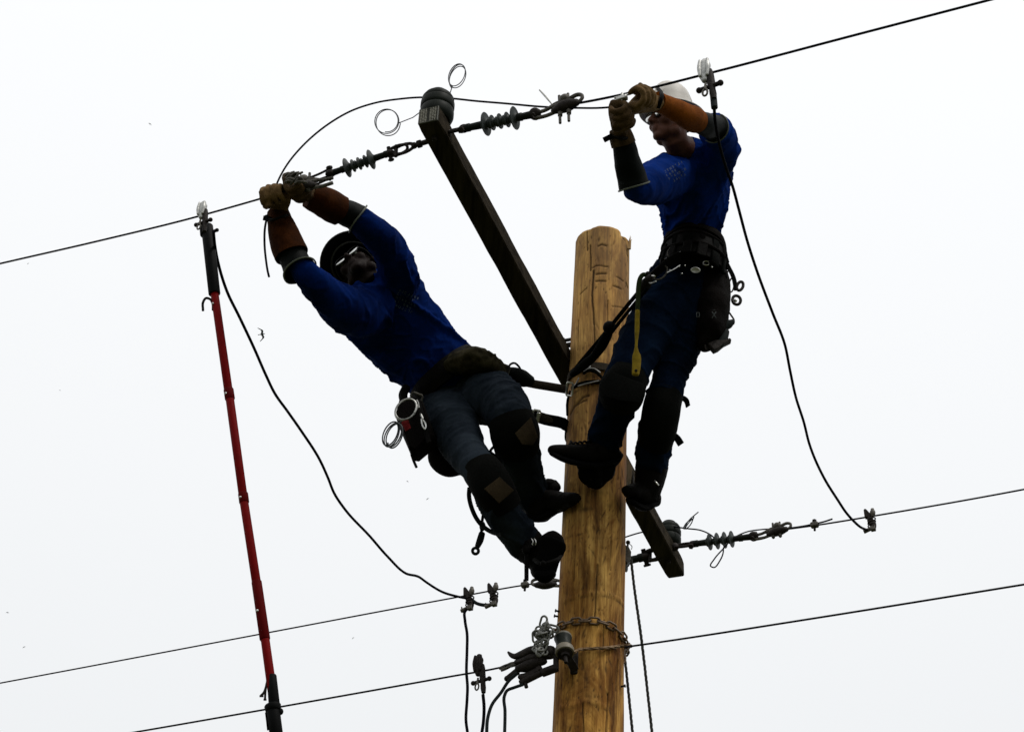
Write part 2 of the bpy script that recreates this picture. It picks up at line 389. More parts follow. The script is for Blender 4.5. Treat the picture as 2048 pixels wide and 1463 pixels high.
# knot whorls: faint dark rings part of the way round, and knots
for y0, x0, x1 in ((1192, 1128, 1246), (1411, 1120, 1215), (1062, 1130, 1200), (772, 1140, 1165)):
    z_ = on_pole(1185, y0)[1]; lo, hi = on_pole(x0, y0 + 20)[0], on_pole(x1, y0 + 20)[0]
    zc = z_ + .012 * vnoise(np.column_stack([a1 * 2, a1 * 0, a1 * 0 + y0]))
    k = np.exp(-((z1 - zc) / .004) ** 2) * ((a1 > lo) & (a1 < hi)) * np.clip(.55 + .6 * vnoise(np.column_stack([a1 * 6, a1 * 0 + 3, a1 * 0 + y0])), 0, 1)
    wear_shade = np.maximum(wear_shade, k * .75); disp += .0028 * np.exp(-((z1 - zc - .012) / .012) ** 2) * ((a1 > lo) & (a1 < hi))
# climbing-iron marks and knots on the climbed side
for i in range(520):
    y_ = random.uniform(700, 1463) if i < 430 else random.uniform(470, 700); x_ = 1188 - (y_ - 970) * .033 + random.uniform(-58, 58) * (1 if y_ > 600 else .9)
    try: c = on_pole(x_, y_)
    except Exception: continue
    big = random.random() < .16; h = random.uniform(.004, .009) if not big else random.uniform(.012, .026); w = random.uniform(.0016, .003) if not big else random.uniform(.002, .0045)
    tl = random.uniform(-.5, .5); dx, dz = (a1 - c[0]) * .125, z1 - c[1]; dx = dx - tl * dz
    k = np.exp(-(dx / w) ** 2 - (dz / h) ** 2); wear_shade = np.maximum(wear_shade, k * random.uniform(.4, .95)); crack.k = np.maximum(crack.k, k * random.uniform(.001, .003))
# soft old stains; the first two also paint in the leaning worker's boot shadow
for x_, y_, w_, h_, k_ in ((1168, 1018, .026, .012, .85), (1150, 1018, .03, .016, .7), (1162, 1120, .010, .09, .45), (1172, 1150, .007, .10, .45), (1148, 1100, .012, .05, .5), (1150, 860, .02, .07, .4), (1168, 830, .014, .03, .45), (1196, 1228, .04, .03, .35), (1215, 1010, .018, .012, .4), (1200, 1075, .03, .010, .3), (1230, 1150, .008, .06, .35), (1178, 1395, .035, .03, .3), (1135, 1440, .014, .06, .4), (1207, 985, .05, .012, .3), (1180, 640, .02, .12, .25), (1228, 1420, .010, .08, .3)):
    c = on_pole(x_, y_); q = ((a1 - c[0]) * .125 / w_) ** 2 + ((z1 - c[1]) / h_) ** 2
    wear_shade = np.maximum(wear_shade, k_ * np.exp(-q) * np.clip(.75 + .55 * vnoise(base * (60, 60, 14) + x_), 0, 1.15))
disp = disp - crack.k
rr = np.array([prad(z) for z in z1]) + disp
top = z1 > ZT - .0125
rr = np.where(z1 > ZT - .0125, rr - np.clip((z1 - (ZT - .012)) / .012, 0, 1) * .007, rr)
notch = np.exp(-((a1 - on_pole(1250, 480)[0]) / .22) ** 2) * np.clip((z1 - (ZT - .05)) / .03, 0, 1); rr = rr - notch * .02
zw = z1 + np.where(top, .004 * vnoise(np.column_stack([a1 * 5, a1 * 0, a1 * 0 + 2])), 0)
pv = np.column_stack([PX + rr * np.sin(a1), -rr * np.cos(a1), zw])
pole = thing('utility_pole', (PX, 0, 0), 'round tan wooden utility pole with weathered cracks, carrying a dark crossarm', 'utility pole')
mb = MB(); NR = len(zz); mb.add(pv, [(i * NA_ + j, i * NA_ + (j + 1) % NA_, (i + 1) * NA_ + (j + 1) % NA_, (i + 1) * NA_ + j) for i in range(NR - 1) for j in range(NA_)] + [tuple((NR - 1) * NA_ + j for j in range(NA_))])
# pole wood: long streaks, stains, and the worn marks and painted shadow carried by an attribute
m = bpy.data.materials.new('pine_pole'); m.use_nodes = True; t = m.node_tree; b = t.nodes['Principled BSDF']; k = t.links.new
b.inputs['Roughness'].default_value = .82; b.inputs['Specular IOR Level'].default_value = .12
tc = t.nodes.new('ShaderNodeTexCoord')
def tex(scale, st, det=6, rg=.6, dist=0.0):
    mp = t.nodes.new('ShaderNodeMapping'); mp.inputs['Scale'].default_value = st; n_ = t.nodes.new('ShaderNodeTexNoise')
    n_.inputs['Scale'].default_value = scale; n_.inputs['Detail'].default_value = det; n_.inputs['Roughness'].default_value = rg; n_.inputs['Distortion'].default_value = dist
    k(tc.outputs['Object'], mp.inputs[0]); k(mp.outputs[0], n_.inputs['Vector']); return n_.outputs[0]
def ramp2(f, p0, c0, p1, c1):
    r = t.nodes.new('ShaderNodeValToRGB'); r.color_ramp.elements[0].position = p0; r.color_ramp.elements[0].color = (*c0, 1); r.color_ramp.elements[1].position = p1; r.color_ramp.elements[1].color = (*c1, 1)
    k(f, r.inputs[0]); return r.outputs[0]
def mixc(f, a, b_, mode='MIX'):
    x = t.nodes.new('ShaderNodeMix'); x.data_type = 'RGBA'; x.blend_type = mode
    if hasattr(f, 'links'): k(f, x.inputs[0])
    else: x.inputs[0].default_value = f
    for s_, i in ((a, 6), (b_, 7)):
        if hasattr(s_, 'links'): k(s_, x.inputs[i])
        else: x.inputs[i].default_value = (*s_, 1)
    return x.outputs[2]
streak = ramp2(tex(15, (1, 1, .08), 8, .70, .5), .37, (.215, .092, .014), .61, (.76, .475, .140))
patch = ramp2(tex(3.2, (1, 1, .55), 5, .6, .8), .40, (0, 0, 0), .66, (1, 1, 1))
c_ = mixc(patch, streak, mixc(1.0, streak, (.66, .52, .36), 'MULTIPLY'))
orange = ramp2(tex(2.1, (1, 1, .3), 4), .45, (0, 0, 0), .7, (.8, .8, .8))
c_ = mixc(orange, c_, mixc(1.0, c_, (1.0, .82, .50), 'MULTIPLY'))
dirt = ramp2(tex(5.5, (1, 1, .30), 6, .7, 1.0), .38, (.28, .18, .09), .54, (1, 1, 1)); c_ = mixc(.88, c_, dirt, 'MULTIPLY')
fine = ramp2(tex(90, (1, 1, .05), 4, .7), .36, (.46, .40, .32), .58, (1, 1, 1)); c_ = mixc(.85, c_, fine, 'MULTIPLY')
speck = ramp2(tex(70, (1, 1, .35), 3, .7), .27, (.25, .18, .12), .36, (1, 1, 1)); c_ = mixc(.8, c_, speck, 'MULTIPLY')
grey = t.nodes.new('ShaderNodeMapRange'); sp = t.nodes.new('ShaderNodeSeparateXYZ'); k(tc.outputs['Object'], sp.inputs[0]); k(sp.outputs['Z'], grey.inputs[0])
grey.inputs[1].default_value = 6.3; grey.inputs[2].default_value = ZT; grey.inputs[3].default_value = 0; grey.inputs[4].default_value = .42
c_ = mixc(grey.outputs[0], c_, mixc(.6, c_, (.44, .31, .16)))
at_ = t.nodes.new('ShaderNodeAttribute'); at_.attribute_name = 'wear_shade'
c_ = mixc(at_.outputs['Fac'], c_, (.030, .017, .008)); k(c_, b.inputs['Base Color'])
bp = t.nodes.new('ShaderNodeBump'); bp.inputs['Strength'].default_value = .55; bp.inputs['Distance'].default_value = .004
k(tex(60, (1, 1, .06), 6, .7), bp.inputs['Height']); k(bp.outputs[0], b.inputs['Normal'])
me = mb.mesh((PX, 0, 0), 'shaft', 0); ad_ = me.attributes.new('wear_shade', 'FLOAT', 'POINT'); ad_.data.foreach_set('value', np.clip(wear_shade, 0, 1).astype(np.float32))
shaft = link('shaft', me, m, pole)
# splinter standing at the top right
mb = MB(); q0 = polept(on_pole(1256, 500)[0], ZT - .07); e1, e2 = at(1258, 480, -.03), at(1261, 474, -.03)
for i in range(5): mb.tube([q0 + V(.0022 * i, 0, 0), e1 + V(.0018 * i, -.002 * i, -.01), e2 + V(.003 * i - .004, .003 * i, random.uniform(-.012, .012))], [.004, .0024, .0007], 5)
part('splinter', mb, MT_W := mat('splintered_pine', (.34, .22, .10), .85, .1, bump=.4, stretch=(1, 1, .1)), shaft)

# ------------------------------------------------------------------ crossarm
ARMZ = 6.5
NE, FE = atz(858, 232, ARMZ), atz(1352, 1140, ARMZ); AD = nrm(FE - NE); AP = V(AD[1], -AD[0], 0); WD = nrm(atz(1980, 0, ARMZ) - atz(0, 527, ARMZ))
AH, AV = .0355 * S, .033 * S
ac = (NE + FE) / 2; al = np.linalg.norm(FE - NE) / 2
mb = MB(); ns = 90; prof = [(-1, -.86), (-.86, -1), (.86, -1), (1, -.86), (1, .86), (.86, 1), (-.86, 1), (-1, .86)]
R_ = []
for i in range(ns + 1):
    s_ = -al + 2 * al * i / ns; c = ac + AD * s_; w_ = 1 - (.06 if i in (0, ns) else 0); P8 = np.array([c + AP * AH * u * w_ + V(0, 0, AV * v * w_) for u, v in prof])
    R_.append(P8 + .0015 * np.column_stack([vnoise(P8 * 12 + 3), vnoise(P8 * 12 + 30), vnoise(P8 * 12 + 60)]))
mb.rings(R_)
wood2 = mat('dark_treated_timber', (.027, .0215, .0145), .95, .03, bump=.7, bscale=18, var=.65, vscale=7, stretch=(6, .5, 6))
arm = part('crossarm', mb, wood2, pole, label='dark squared timber crossarm through the climbers')
# end plate with two columns of stamped figures
mb = MB(); pc = NE - AD * .002; AX = np.array([AP, [0, 0, 1], -AD]); mb.box(pc, (AH * .93, AV * .93, .003), AX, .001)
pl = part('nameplate', mb, mat('dull_zinc', (.030, .030, .025), .7, .1, bump=.2), arm)
mb = MB(); mb.tube([pc - AD * .003 + AP * AH * .88 * x + V(0, 0, AV * .88 * y) for x, y in ((-1, -1), (1, -1), (1, 1), (-1, 1))], .003, 6, 1, True); part('plate_rim', mb, mat('plate_edge', (.10, .10, .085), .6, .2), pl)
mb = MB()
for col_ in (-.46, .42):
    for rrow in range(9):
        for kk in range(3): mb.box(pc - AD * .0035 + AP * AH * (col_ + (kk - 1) * .22) + V(0, 0, AV * (.76 - rrow * .19)), (AH * random.uniform(.06, .10), AV * .055, .002), AX, .0004)
o = part('stamped_figures', mb, mat('stamped_light', (.26, .25, .21), .6, .2), arm); o['kind'] = 'stuff'
# bolts and the through bolt by the pole
for p_, r_ in ((at(1136, 690, .02), .012), (at(1138, 690, .02) + V(0, 0, .03), .008)):
    mb = MB(); mb.cyl(p_ - AP * .03, p_ + AP * .05, r_, 6); mb.cyl(p_ - AP * .035, p_ - AP * .02, r_ * 1.7, 6); part('bolt', mb, MT['iron'], arm)
mb = MB(); q = at(1262, 645, .02); mb.cyl(q - V(.03, 0, 0), q + V(.045, 0, 0), .011, 8); mb.box(q + V(.022, 0, 0), (.008, .022, .022)); mb.cyl(q + V(-.01, 0, 0), q + V(-.005, -.02, -.07), .007, 8); part('bolt', mb, MT['iron'], shaft)
for x_, y_ in ((1116, 1222), (1114, 1232), (1246, 1372), (1144, 886)):
    a_, z_ = on_pole(x_ + (3 if x_ < 1200 else -4), y_); p_ = polept(a_, z_); mb = MB(); mb.cyl(p_, polept(a_, z_, .016), .004, 6); mb.cyl(polept(a_, z_, .014), polept(a_, z_, .018), .007, 6); part('nail', mb, MT['iron'], shaft)

# ------------------------------------------------------------------ lines of the three wires
NP = atv(880, 255, NE, AD)                        # near wire plane passes here
FP = atz(1348, 1094, ARMZ)
NZ_ = at(1132, 1298, -.155)
tN = lambda x, y: atv(x, y, NP, WD)
tF = lambda x, y: atv(x, y, FP, WD)
tU = lambda x, y: atv(x, y, NZ_, WD)
CN = nrm(np.cross(WD, (0, 0, 1)));  CN = CN if CN[1] < 0 else -CN     # level, across the wires, to the road
def beyond(pts, d=8.0):           # carry the wire on outside the frame
    pts = list(pts)
    a, b_ = pts[0], pts[1]; pts.insert(0, a + nrm(a - b_) * d); return pts
def strand(pts, r, tw=34, n_=3, sub=8):
    """laid rope or twisted wire of n strands"""
    P = cat(np.array(pts), sub); l = np.concatenate([[0], np.cumsum(np.linalg.norm(np.diff(P, axis=0), axis=1))]); m_ = int(max(20, l[-1] * tw * 8)); u = np.linspace(0, l[-1], m_)
    Q = np.column_stack([np.interp(u, l, P[:, i]) for i in range(3)]); T, A = frames(Q); mb = MB()
    for j in range(n_):
        th = u * tw * 2 * math.pi / 3 + j * 2 * math.pi / n_
        mb.tube([Q[i] + r * .42 * (math.cos(th[i]) * A[i][0] + math.sin(th[i]) * A[i][1]) for i in range(m_)], r * .62, 6)
    return mb
def wire(name, pts, r, mt, label, category, group=None, seg=10, sub=6):
    mb = MB(); mb.tube(pts, r, seg, sub); return solo(name, mb, mt, label, category, group)

GW = 'line wires held on the pole'
pts = beyond([tN(-200, 574), tN(0, 527), tN(200, 481), tN(395, 433), tN(470, 412), tN(522, 397), tN(575, 381), tN(618, 368)])
wire('conductor', pts, px(pts[4], 2.0), MT['wire'], 'dark wire running left from the gloves of the leaning worker', 'wire', GW)
pts = beyond([tN(2300, -84), tN(1980, 0), tN(1700, 73), tN(1425, 145), tN(1250, 188), tN(1165, 205), tN(1135, 210)])
wire('conductor', pts, px(pts[4], 2.6), MT['wire'], 'thick dark wire rising to the upper right past the white hard hat', 'wire', GW)
pts = beyond([tF(-200, 1402), tF(0, 1365), tF(500, 1271), tF(900, 1196), tF(1050, 1169), tF(1085, 1164)])
wire('conductor', pts, px(pts[3], 1.5), MT['wire'], 'thin dark wire running lower left behind the red pole from the crossarm far end', 'wire', GW)
pts = beyond([tF(2300, 927), tF(2048, 978), tF(1760, 1029), tF(1630, 1050), tF(1555, 1060)])
wire('conductor', pts, px(pts[2], 1.8), MT['wire'], 'thin dark wire running right from the lower end of the crossarm', 'wire', GW)
pts = beyond([tU(0, 1508), tU(270, 1463), tU(540, 1416), tU(900, 1352), tU(1000, 1334), tU(1030, 1327)])
wire('conductor', pts, px(pts[3], 1.9), MT['wire'], 'lowest dark wire crossing in front of the black lower end of the red pole', 'wire', GW)
pts = beyond([tU(2300, 1127), tU(2048, 1168), tU(1600, 1240), tU(1300, 1286), tU(1250, 1293)])
wire('conductor', pts, px(pts[3], 2.1), MT['wire'], 'lowest dark wire leaving the pole to the right beside the ropes', 'wire', GW)
# jumper over the near pin insulator
pts = [tN(548, 385), tN(556, 362), tN(575, 328), tN(605, 292), tN(650, 253), tN(700, 223), tN(750, 206), tN(800, 198), tN(838, 195), tN(870, 195.5), tN(902, 197), tN(950, 202), tN(1010, 207), tN(1090, 214), tN(1150, 216), tN(1215, 215), tN(1240, 212)]
wire('jumper_wire', pts, px(pts[4], 2.0), MT['wire'], 'curved jumper wire arching over the insulator at the upper crossarm end', 'wire')

# ------------------------------------------------------------------ pin insulators
def pin_insulator(c, top, r, label):
    t_ = thing('pin_insulator', c, label, 'insulator', 'stub porcelain insulators on the crossarm')
    ax = nrm(top - c); h = np.linalg.norm(top - c); mb = MB()
    mb.lathe(c, ax, [(0, r * .45), (0, r * .80), (h * .06, r * .93), (h * .16, r), (h * .30, r * 1.0), (h * .36, r * .965), (h * .38, r * .90), (h * .40, r * .965), (h * .46, r * 1.0), (h * .60, r), (h * .645, r * .97), (h * .66, r * .90), (h * .675, r * .94), (h * .74, r * .95), (h * .83, r * .84), (h * .88, r * .62), (h * .92, r * .56), (h * .97, r * .55), (h, r * .42), (h * 1.005, .001)], 36)
    b_ = part('porcelain_body', mb, MT['porc'], t_)
    mb = MB(); mb.cyl(c - ax * .10, c + ax * .02, r * .16, 10); part('steel_pin', mb, MT['iron'], t_)
    return t_
cN = NE + AD * .062 * S - AP * .004 + V(0, 0, AV + .004); pin_insulator(cN, cN + V(0, 0, .125 * S), .054 * S, 'ribbed porcelain insulator standing on the upper crossarm end')
cF = FE - AD * .125 * S + AP * .010 + V(0, 0, AV + .004); pin_insulator(cF, cF + V(0, 0, .11 * S), .048 * S, 'ribbed porcelain insulator standing on the lower crossarm end')
# tie wire tails
GT = 'loose tie wire coils'
def coil(cx, cy, ax_, bx, tilt, turns, lead, pf, jit=2.0, r=1.3, label='', cat_='wire', name='tie_wire', mt='thin', group=GT, dy=.010):
    pts = [pf(*p) for p in lead]; n_ = int(turns * 26); ph0 = math.atan2(lead[-1][1] - cy, lead[-1][0] - cx); ct, st = math.cos(tilt), math.sin(tilt)
    for i in range(n_ + 1):
        a_ = ph0 + i / 26 * 2 * math.pi; k_ = 1 + .03 * math.sin(i * .37) - .05 * i / n_
        u, v = ax_ * k_ * math.cos(a_ - tilt), bx * k_ * math.sin(a_ - tilt); sh = jit * i / 26
        pts.append(pf(cx + u * ct - v * st + sh * .8, cy + u * st + v * ct + sh * .5) + CN * dy * (i / 26))
    mb = MB(); mb.tube(pts, px(pts[0], r), 6, 2); return solo(name, mb, MT[mt], label, cat_, group)
coil(916, 156, 24, 15, -1.15, 2.6, [(888, 220), (899, 190), (905, 172)], tN, 1.2, 1.05, 'upright loop of tie wire curling above the upper insulator')
coil(776, 247, 24, 25, .3, 2.3, [(852, 214), (826, 235), (798, 246)], tN, .8, 1.05, 'round loop of tie wire hanging left of the nameplate')
mb = MB()
for a_, b_, c_2 in (((1368, 1058), (1376, 1042), (1397, 1023)), ((1370, 1056), (1378, 1044), (1388, 1034)), ((1371, 1058), (1380, 1050), (1388, 1032)), ((1366, 1056), (1372, 1046), (1384, 1036))): mb.tube([tF(*a_), tF(*b_), tF(*c_2)], px(FP, 1.2), 6, 3)
solo('tie_wire', mb, MT['thin'], 'spray of tie wire ends poking up beside the lower insulator', 'wire', GT)
mb = MB(); mb.tube([tN(1079, 180), tN(1092, 194), tN(1106, 211)], [px(NP, 1.6), px(NP, 2.2), px(NP, 1.4)], 6, 3)
solo('wire_strand', mb, MT['alu'], 'short bright wire strand sticking up left of the strain clamp', 'wire')
wire('jumper_wire', [tF(1345, 1052), tF(1372, 1056), tF(1402, 1060), tF(1420, 1068), tF(1430, 1076)], px(FP, 1.5), MT['wire'], 'short jumper wire between the lower insulator and the disc insulator', 'wire')
wire('jumper_wire', [tF(1235, 1079), tF(1252, 1073), tF(1278, 1065), tF(1320, 1058)], px(FP, 1.5), MT['wire'], 'short wire passing behind the crossarm into the right edge of the pole', 'wire')

# ------------------------------------------------------------------ dead-end insulators (built once along +X, then copied)
def string_proto(sheds, L_, r_rod, label):
    t_ = thing('dead_end_insulator', (0, 0, 0), label, 'insulator', 'disc insulators stretched in the lines')
    def X(s_): return V(s_ * L_, 0, 0)
    mb = MB(); mb.lathe(X(.0), (1, 0, 0), [(.22 * L_, r_rod), (.80 * L_, r_rod)], 14); part('core_rod', mb, MT['rod'], t_)
    for s_, r_ in sheds:
        mb = MB(); mb.lathe(X(s_), (1, 0, 0), [(-.016, r_rod), (-.010, r_rod * 1.5), (-.003, r_ * .6), (.002, r_ * .97), (.004, r_), (.0055, r_ * .97), (.005, r_ * .6), (.008, r_rod * 1.35), (.014, r_rod)], 28); part('shed', mb, MT['shed'], t_)
    for s0, s1 in ((.02, .27), (.75, .98)):
        mb = MB(); mb.lathe(X(s0), (1, 0, 0), [(0, r_rod * .8), (.004, r_rod * 1.15), (.30 * (s1 - s0) * L_, r_rod * 1.2), (.34 * (s1 - s0) * L_, r_rod * 1.0), ((s1 - s0) * L_ - .004, r_rod * 1.12), ((s1 - s0) * L_, r_rod * .9)], 14); part('end_fitting', mb, MT['porc'], t_)
    mb = MB()
    for s_ in (-1, 1): mb.tube([V(.012, s_ * .012, 0), V(-.016, s_ * .019, 0), V(-.06, s_ * .018, 0), V(-.078, s_ * .011, 0), V(-.083, 0, 0)], .0068, 8, 3)
    mb.cyl(V(.004, -.034, 0), V(.004, .030, 0), .0088, 8); mb.cyl(V(.004, -.037, 0), V(.004, -.028, 0), .014, 6); mb.ball(V(.004, 0, 0), .017, None, (1.3, 1, 1)); part('shackle', mb, MT['iron'], t_)
    mb = MB(); mb.ball(V(L_, 0, 0), .022, None, (1.1, .8, 1.1)); mb.cyl(V(L_, -.028, 0), V(L_, .028, 0), .0095, 8); mb.cyl(V(L_, .02, 0), V(L_, .034, 0), .015, 6); mb.tube([V(L_, -.026, 0), V(L_ + .006, -.036, -.012)], .003, 5); part('clevis', mb, MT['iron'], t_)
    return t_
def place(t_, o, d, roll=0.0, k_=1.0):
    d = nrm(d); z_ = nrm(V(0, 0, 1) - d * d[2]); y_ = np.cross(z_, d); c, s_ = math.cos(roll), math.sin(roll); y2, z2 = c * y_ + s_ * z_, -s_ * y_ + c * z_
    M_ = np.eye(4); M_[:3, 0], M_[:3, 1], M_[:3, 2], M_[:3, 3] = d * k_, y2 * k_, z2 * k_, o; t_.matrix_world = mathutils.Matrix(M_.tolist())
def dup(t_, label):
    r = t_.copy(); COL.objects.link(r); r['label'] = label
    for ch in list(t_.children):
        c = ch.copy(); COL.objects.link(c); c.parent = r
        for g_ in list(ch.children): d_ = g_.copy(); COL.objects.link(d_); d_.parent = c
    return r
a_, b_ = tN(926, 257.5), tN(1070, 228); L1 = np.linalg.norm(b_ - a_)
s1 = string_proto([(.31, px(a_, 24.5)), (.40, px(a_, 16)), (.505, px(a_, 16)), (.607, px(a_, 16)), (.71, px(a_, 24))], L1, px(a_, 7.3), 'five disc insulator right of the upper crossarm end')
place(s1, a_, b_ - a_, .9)
a_, b_ = tN(781, 305.5), tN(661, 347); s2 = dup(s1, 'five disc insulator between the arching jumper and the leaning worker gloves'); place(s2, a_, b_ - a_, 1.1, np.linalg.norm(b_ - a_) / L1)
a_, b_ = tF(1384, 1087.5), tF(1507, 1072); L2 = np.linalg.norm(b_ - a_)
s3 = string_proto([(.278, px(a_, 17)), (.40, px(a_, 17)), (.52, px(a_, 17)), (.635, px(a_, 17))], L2, px(a_, 6), 'four disc insulator right of the lower crossarm end'); place(s3, a_, b_ - a_, .9)
a_, b_ = tF(1292, 1112), tF(1141, 1149); s4 = dup(s3, 'insulator between the lower crossarm and the pole, its discs hidden behind the pole'); place(s4, a_, b_ - a_, .9, np.linalg.norm(b_ - a_) / L2)
# eye bolts and links from the crossarm
def eyelink(pa, pb, r_, label, name='eye_bolt'):
    d = nrm(pb - pa); u = CN; mb = MB(); l = np.linalg.norm(pb - pa)
    mb.cyl(pa - d * .03, pa + d * l * .45, r_ * 1.25, 10); mb.cyl(pa + d * l * .16, pa + d * l * .28, r_ * 2.1, 6); mb.cyl(pa + d * l * .36, pa + d * l * .46, r_ * 1.8, 6)
    for s_ in (-1, 1):
        w_ = nrm(np.cross(d, u)); mb.tube([pa + d * l * .40 + w_ * s_ * r_ * .8, pa + d * l * .55 + w_ * s_ * r_ * 2.2, pa + d * l * .95 + w_ * s_ * r_ * 2.3, pa + d * l * 1.08 + w_ * s_ * r_ * 1.2], r_ * .8, 8, 3)
    mb.cyl(pb - nrm(np.cross(d, u)) * r_ * 3.6, pb + nrm(np.cross(d, u)) * r_ * 3.6, r_ * .95, 8)
    return solo(name, mb, MT['iron'], label, 'fitting', 'eye bolts through the crossarm')
eyelink(tN(852, 284), tN(792, 302), px(NP, 4.3), 'dark eye bolt and clevis left of the upper crossarm end')
eyelink(tF(1330, 1105), tF(1300, 1110.5), px(FP, 4.0), 'small eye bolt between the lower crossarm and the pole')
mb = MB(); q = tN(893, 268); mb.cyl(q - WD * .05, q + WD * .012, px(q, 6), 10); mb.ball(q, px(q, 11), None, (1, .8, 1.2)); solo('eye_bolt', mb, MT['iron'], 'rounded eye bolt on the upper crossarm right face', 'fitting', 'eye bolts through the crossarm')
mb = MB(); q = tF(1350, 1093); mb.cyl(q - WD * .06, q + WD * .012, px(q, 5), 10); mb.ball(q, px(q, 8), None, (1, .8, 1.2)); solo('eye_bolt', mb, MT['iron'], 'rounded eye bolt on the lower crossarm right face', 'fitting', 'eye bolts through the crossarm')

# ------------------------------------------------------------------ strain clamps
def strain_clamp(pf, base, k_, label, studs=36):
    """base(u, v): picture-plane layout in clamp units -> world"""
    t_ = thing('strain_clamp', base(0, 0), label, 'clamp', 'strain clamps gripping the wires')
    B = base; mb = MB()
    for s_ in (-1, 1): mb.tube([B(-62, 18 * .5 + s_ * 5) , B(-40, 8 + s_ * 6), B(-18, 2 + s_ * 8), B(0, s_ * 6)], k_ * 4.0, 8, 4)
    part('clevis_arm', mb, MT['steel'], t_)
    mb = MB(); mb.loft([[*B(-24, 8), k_ * 7, k_ * 9], [*B(-10, 5), k_ * 12, k_ * 12], [*B(8, 3), k_ * 12, k_ * 12], [*B(20, 2), k_ * 8, k_ * 10]], 18, 5); part('clamp_body', mb, MT['iron'], t_)
    mb = MB(); mb.ball(B(-2, -10), k_ * 11, None, (1, 1, 1), 16, 10); part('keeper', mb, MT['steel'], t_)
    mb = MB(); mb.tube([B(-30, 0), B(-12, -3), B(8, -9), B(24, -13), B(32, -10), B(33, -4), B(26, 2), B(12, 8)], [k_ * 4, k_ * 4.5, k_ * 4.5, k_ * 4.2, k_ * 4, k_ * 3.8, k_ * 3.6, k_ * 3.4], 10, 4); part('cable_loop', mb, MT['steel'], t_)
    for x_ in (-12, 6):
        mb = MB(); mb.cyl(B(x_ - 2, -20), B(x_, studs), k_ * 2.9, 8); mb.cyl(B(x_ + .1, min(14, studs - 8)), B(x_, min(21, studs - 2)), k_ * 5.2, 6); part('clamp_bolt', mb, MT['steel'], t_)
    return t_
def basef(pf, ox, oy, sl, k_, flip=1):
    def b_(u, v):
        u *= k_ * flip; v *= k_; c = math.cos(sl); s_ = math.sin(sl); return pf(ox + u * c - v * s_ * .0 , oy + v + u * math.tan(sl))
    return b_
strain_clamp(tN, basef(tN, 1132, 208, -.23, 1), px(NP, 1.0), 'grey bolted strain clamp right of the upper five disc insulator')
strain_clamp(tN, basef(tN, 606, 370, -.29, 1, -1), px(NP, 1.0), 'strain clamp partly hidden by the leaning worker gloves', 16)
strain_clamp(tF, basef(tF, 1556, 1059, -.17, .78), px(FP, .72), 'small strain clamp right of the lower four disc insulator', 20)
strain_clamp(tF, basef(tF, 1090, 1165, -.17, .8, -1), px(FP, .78), 'strain clamp below the sole of the boot left of the pole', 14)
mb = MB()
for dv in (-4, 4): mb.tube([tF(1507, 1073 + dv), tF(1530, 1069 + dv), tF(1552, 1064 + dv)], px(FP, 2.0), 8, 3)
solo('clevis_link', mb, MT['iron'], 'pair of thin link bars beside the lower four disc insulator', 'fitting')
mb = MB()
for u0 in ((660, 337, 618, 356), (661, 351, 612, 366), (662, 355, 610, 378)): mb.tube([tN(u0[0], u0[1]), tN((u0[0] + u0[2]) / 2, (u0[1] + u0[3]) / 2 + 1), tN(u0[2], u0[3])], px(NP, 2.6), 8, 3)
solo('clevis_link', mb, MT['iron'], 'three dark link bars running into the leaning worker gloves', 'fitting')
mb = MB()
for i in range(26):
    c = tN(random.uniform(590, 622), random.uniform(366, 386)) + CN * random.uniform(.045, .065); a_ = random.uniform(-.5, .9); d_ = .018 * (math.cos(a_) * WD + math.sin(a_) * V(0, 0, 1)); mb.tube([c - d_, c + CN * .006, c + d_], px(NP, 2.3), 6, 3)
solo('wrapped_grip', mb, MT['steel'], 'tangle of metal wire wraps at the leaning worker gloves', 'fitting')
for x_, y_, l_ in ((1629, 1049, 'small bolted wire clip on the lower right wire by a loose tail'), (1050, 1169, 'small bolted wire clip left of the boot on the lower left wire')):
    c = tF(x_, y_); t_ = thing('wire_clip', c, l_, 'clamp', 'bolted wire clips'); k_ = px(c, 1.0); AX = np.array([WD, CN, (0, 0, 1)])
    mb = MB(); mb.box(c, (k_ * 8, k_ * 6, k_ * 5.5), AX, k_ * 2); part('clip_body', mb, MT['steel'], t_)
    mb = MB(); mb.cyl(c + V(0, 0, k_ * 9), c - V(0, 0, k_ * 14), k_ * 2.4, 8); mb.cyl(c + V(0, 0, k_ * 5), c + V(0, 0, k_ * 12), k_ * 4.6, 6); part('clip_bolt', mb, MT['iron'], t_)
wire('wire_tail', [tF(1556, 1057), tF(1590, 1054), tF(1629, 1047), tF(1650, 1042), tF(1665, 1037)], px(FP, 1.7), MT['wire'], 'loose wire tail ending above the lower right wire', 'wire')
wire('wire_tail', [tF(1559, 1057), tF(1525, 1058), tF(1490, 1064), tF(1466, 1076), tF(1447, 1096), tF(1428, 1118), tF(1421, 1131), tF(1428, 1134), tF(1440, 1120), tF(1446, 1106), tF(1447, 1094)], px(FP, 1.4), MT['wire'], 'thin looped wire tail dangling under the four disc insulator', 'wire')
wire('wire_tail', [tN(535, 430), tN(530, 455), tN(529, 485), tN(532, 520), tN(536, 545), tN(538, 553)], px(NP, 2.3), MT['cable'], 'short black cable end hanging below the leaning worker glove', 'cable')

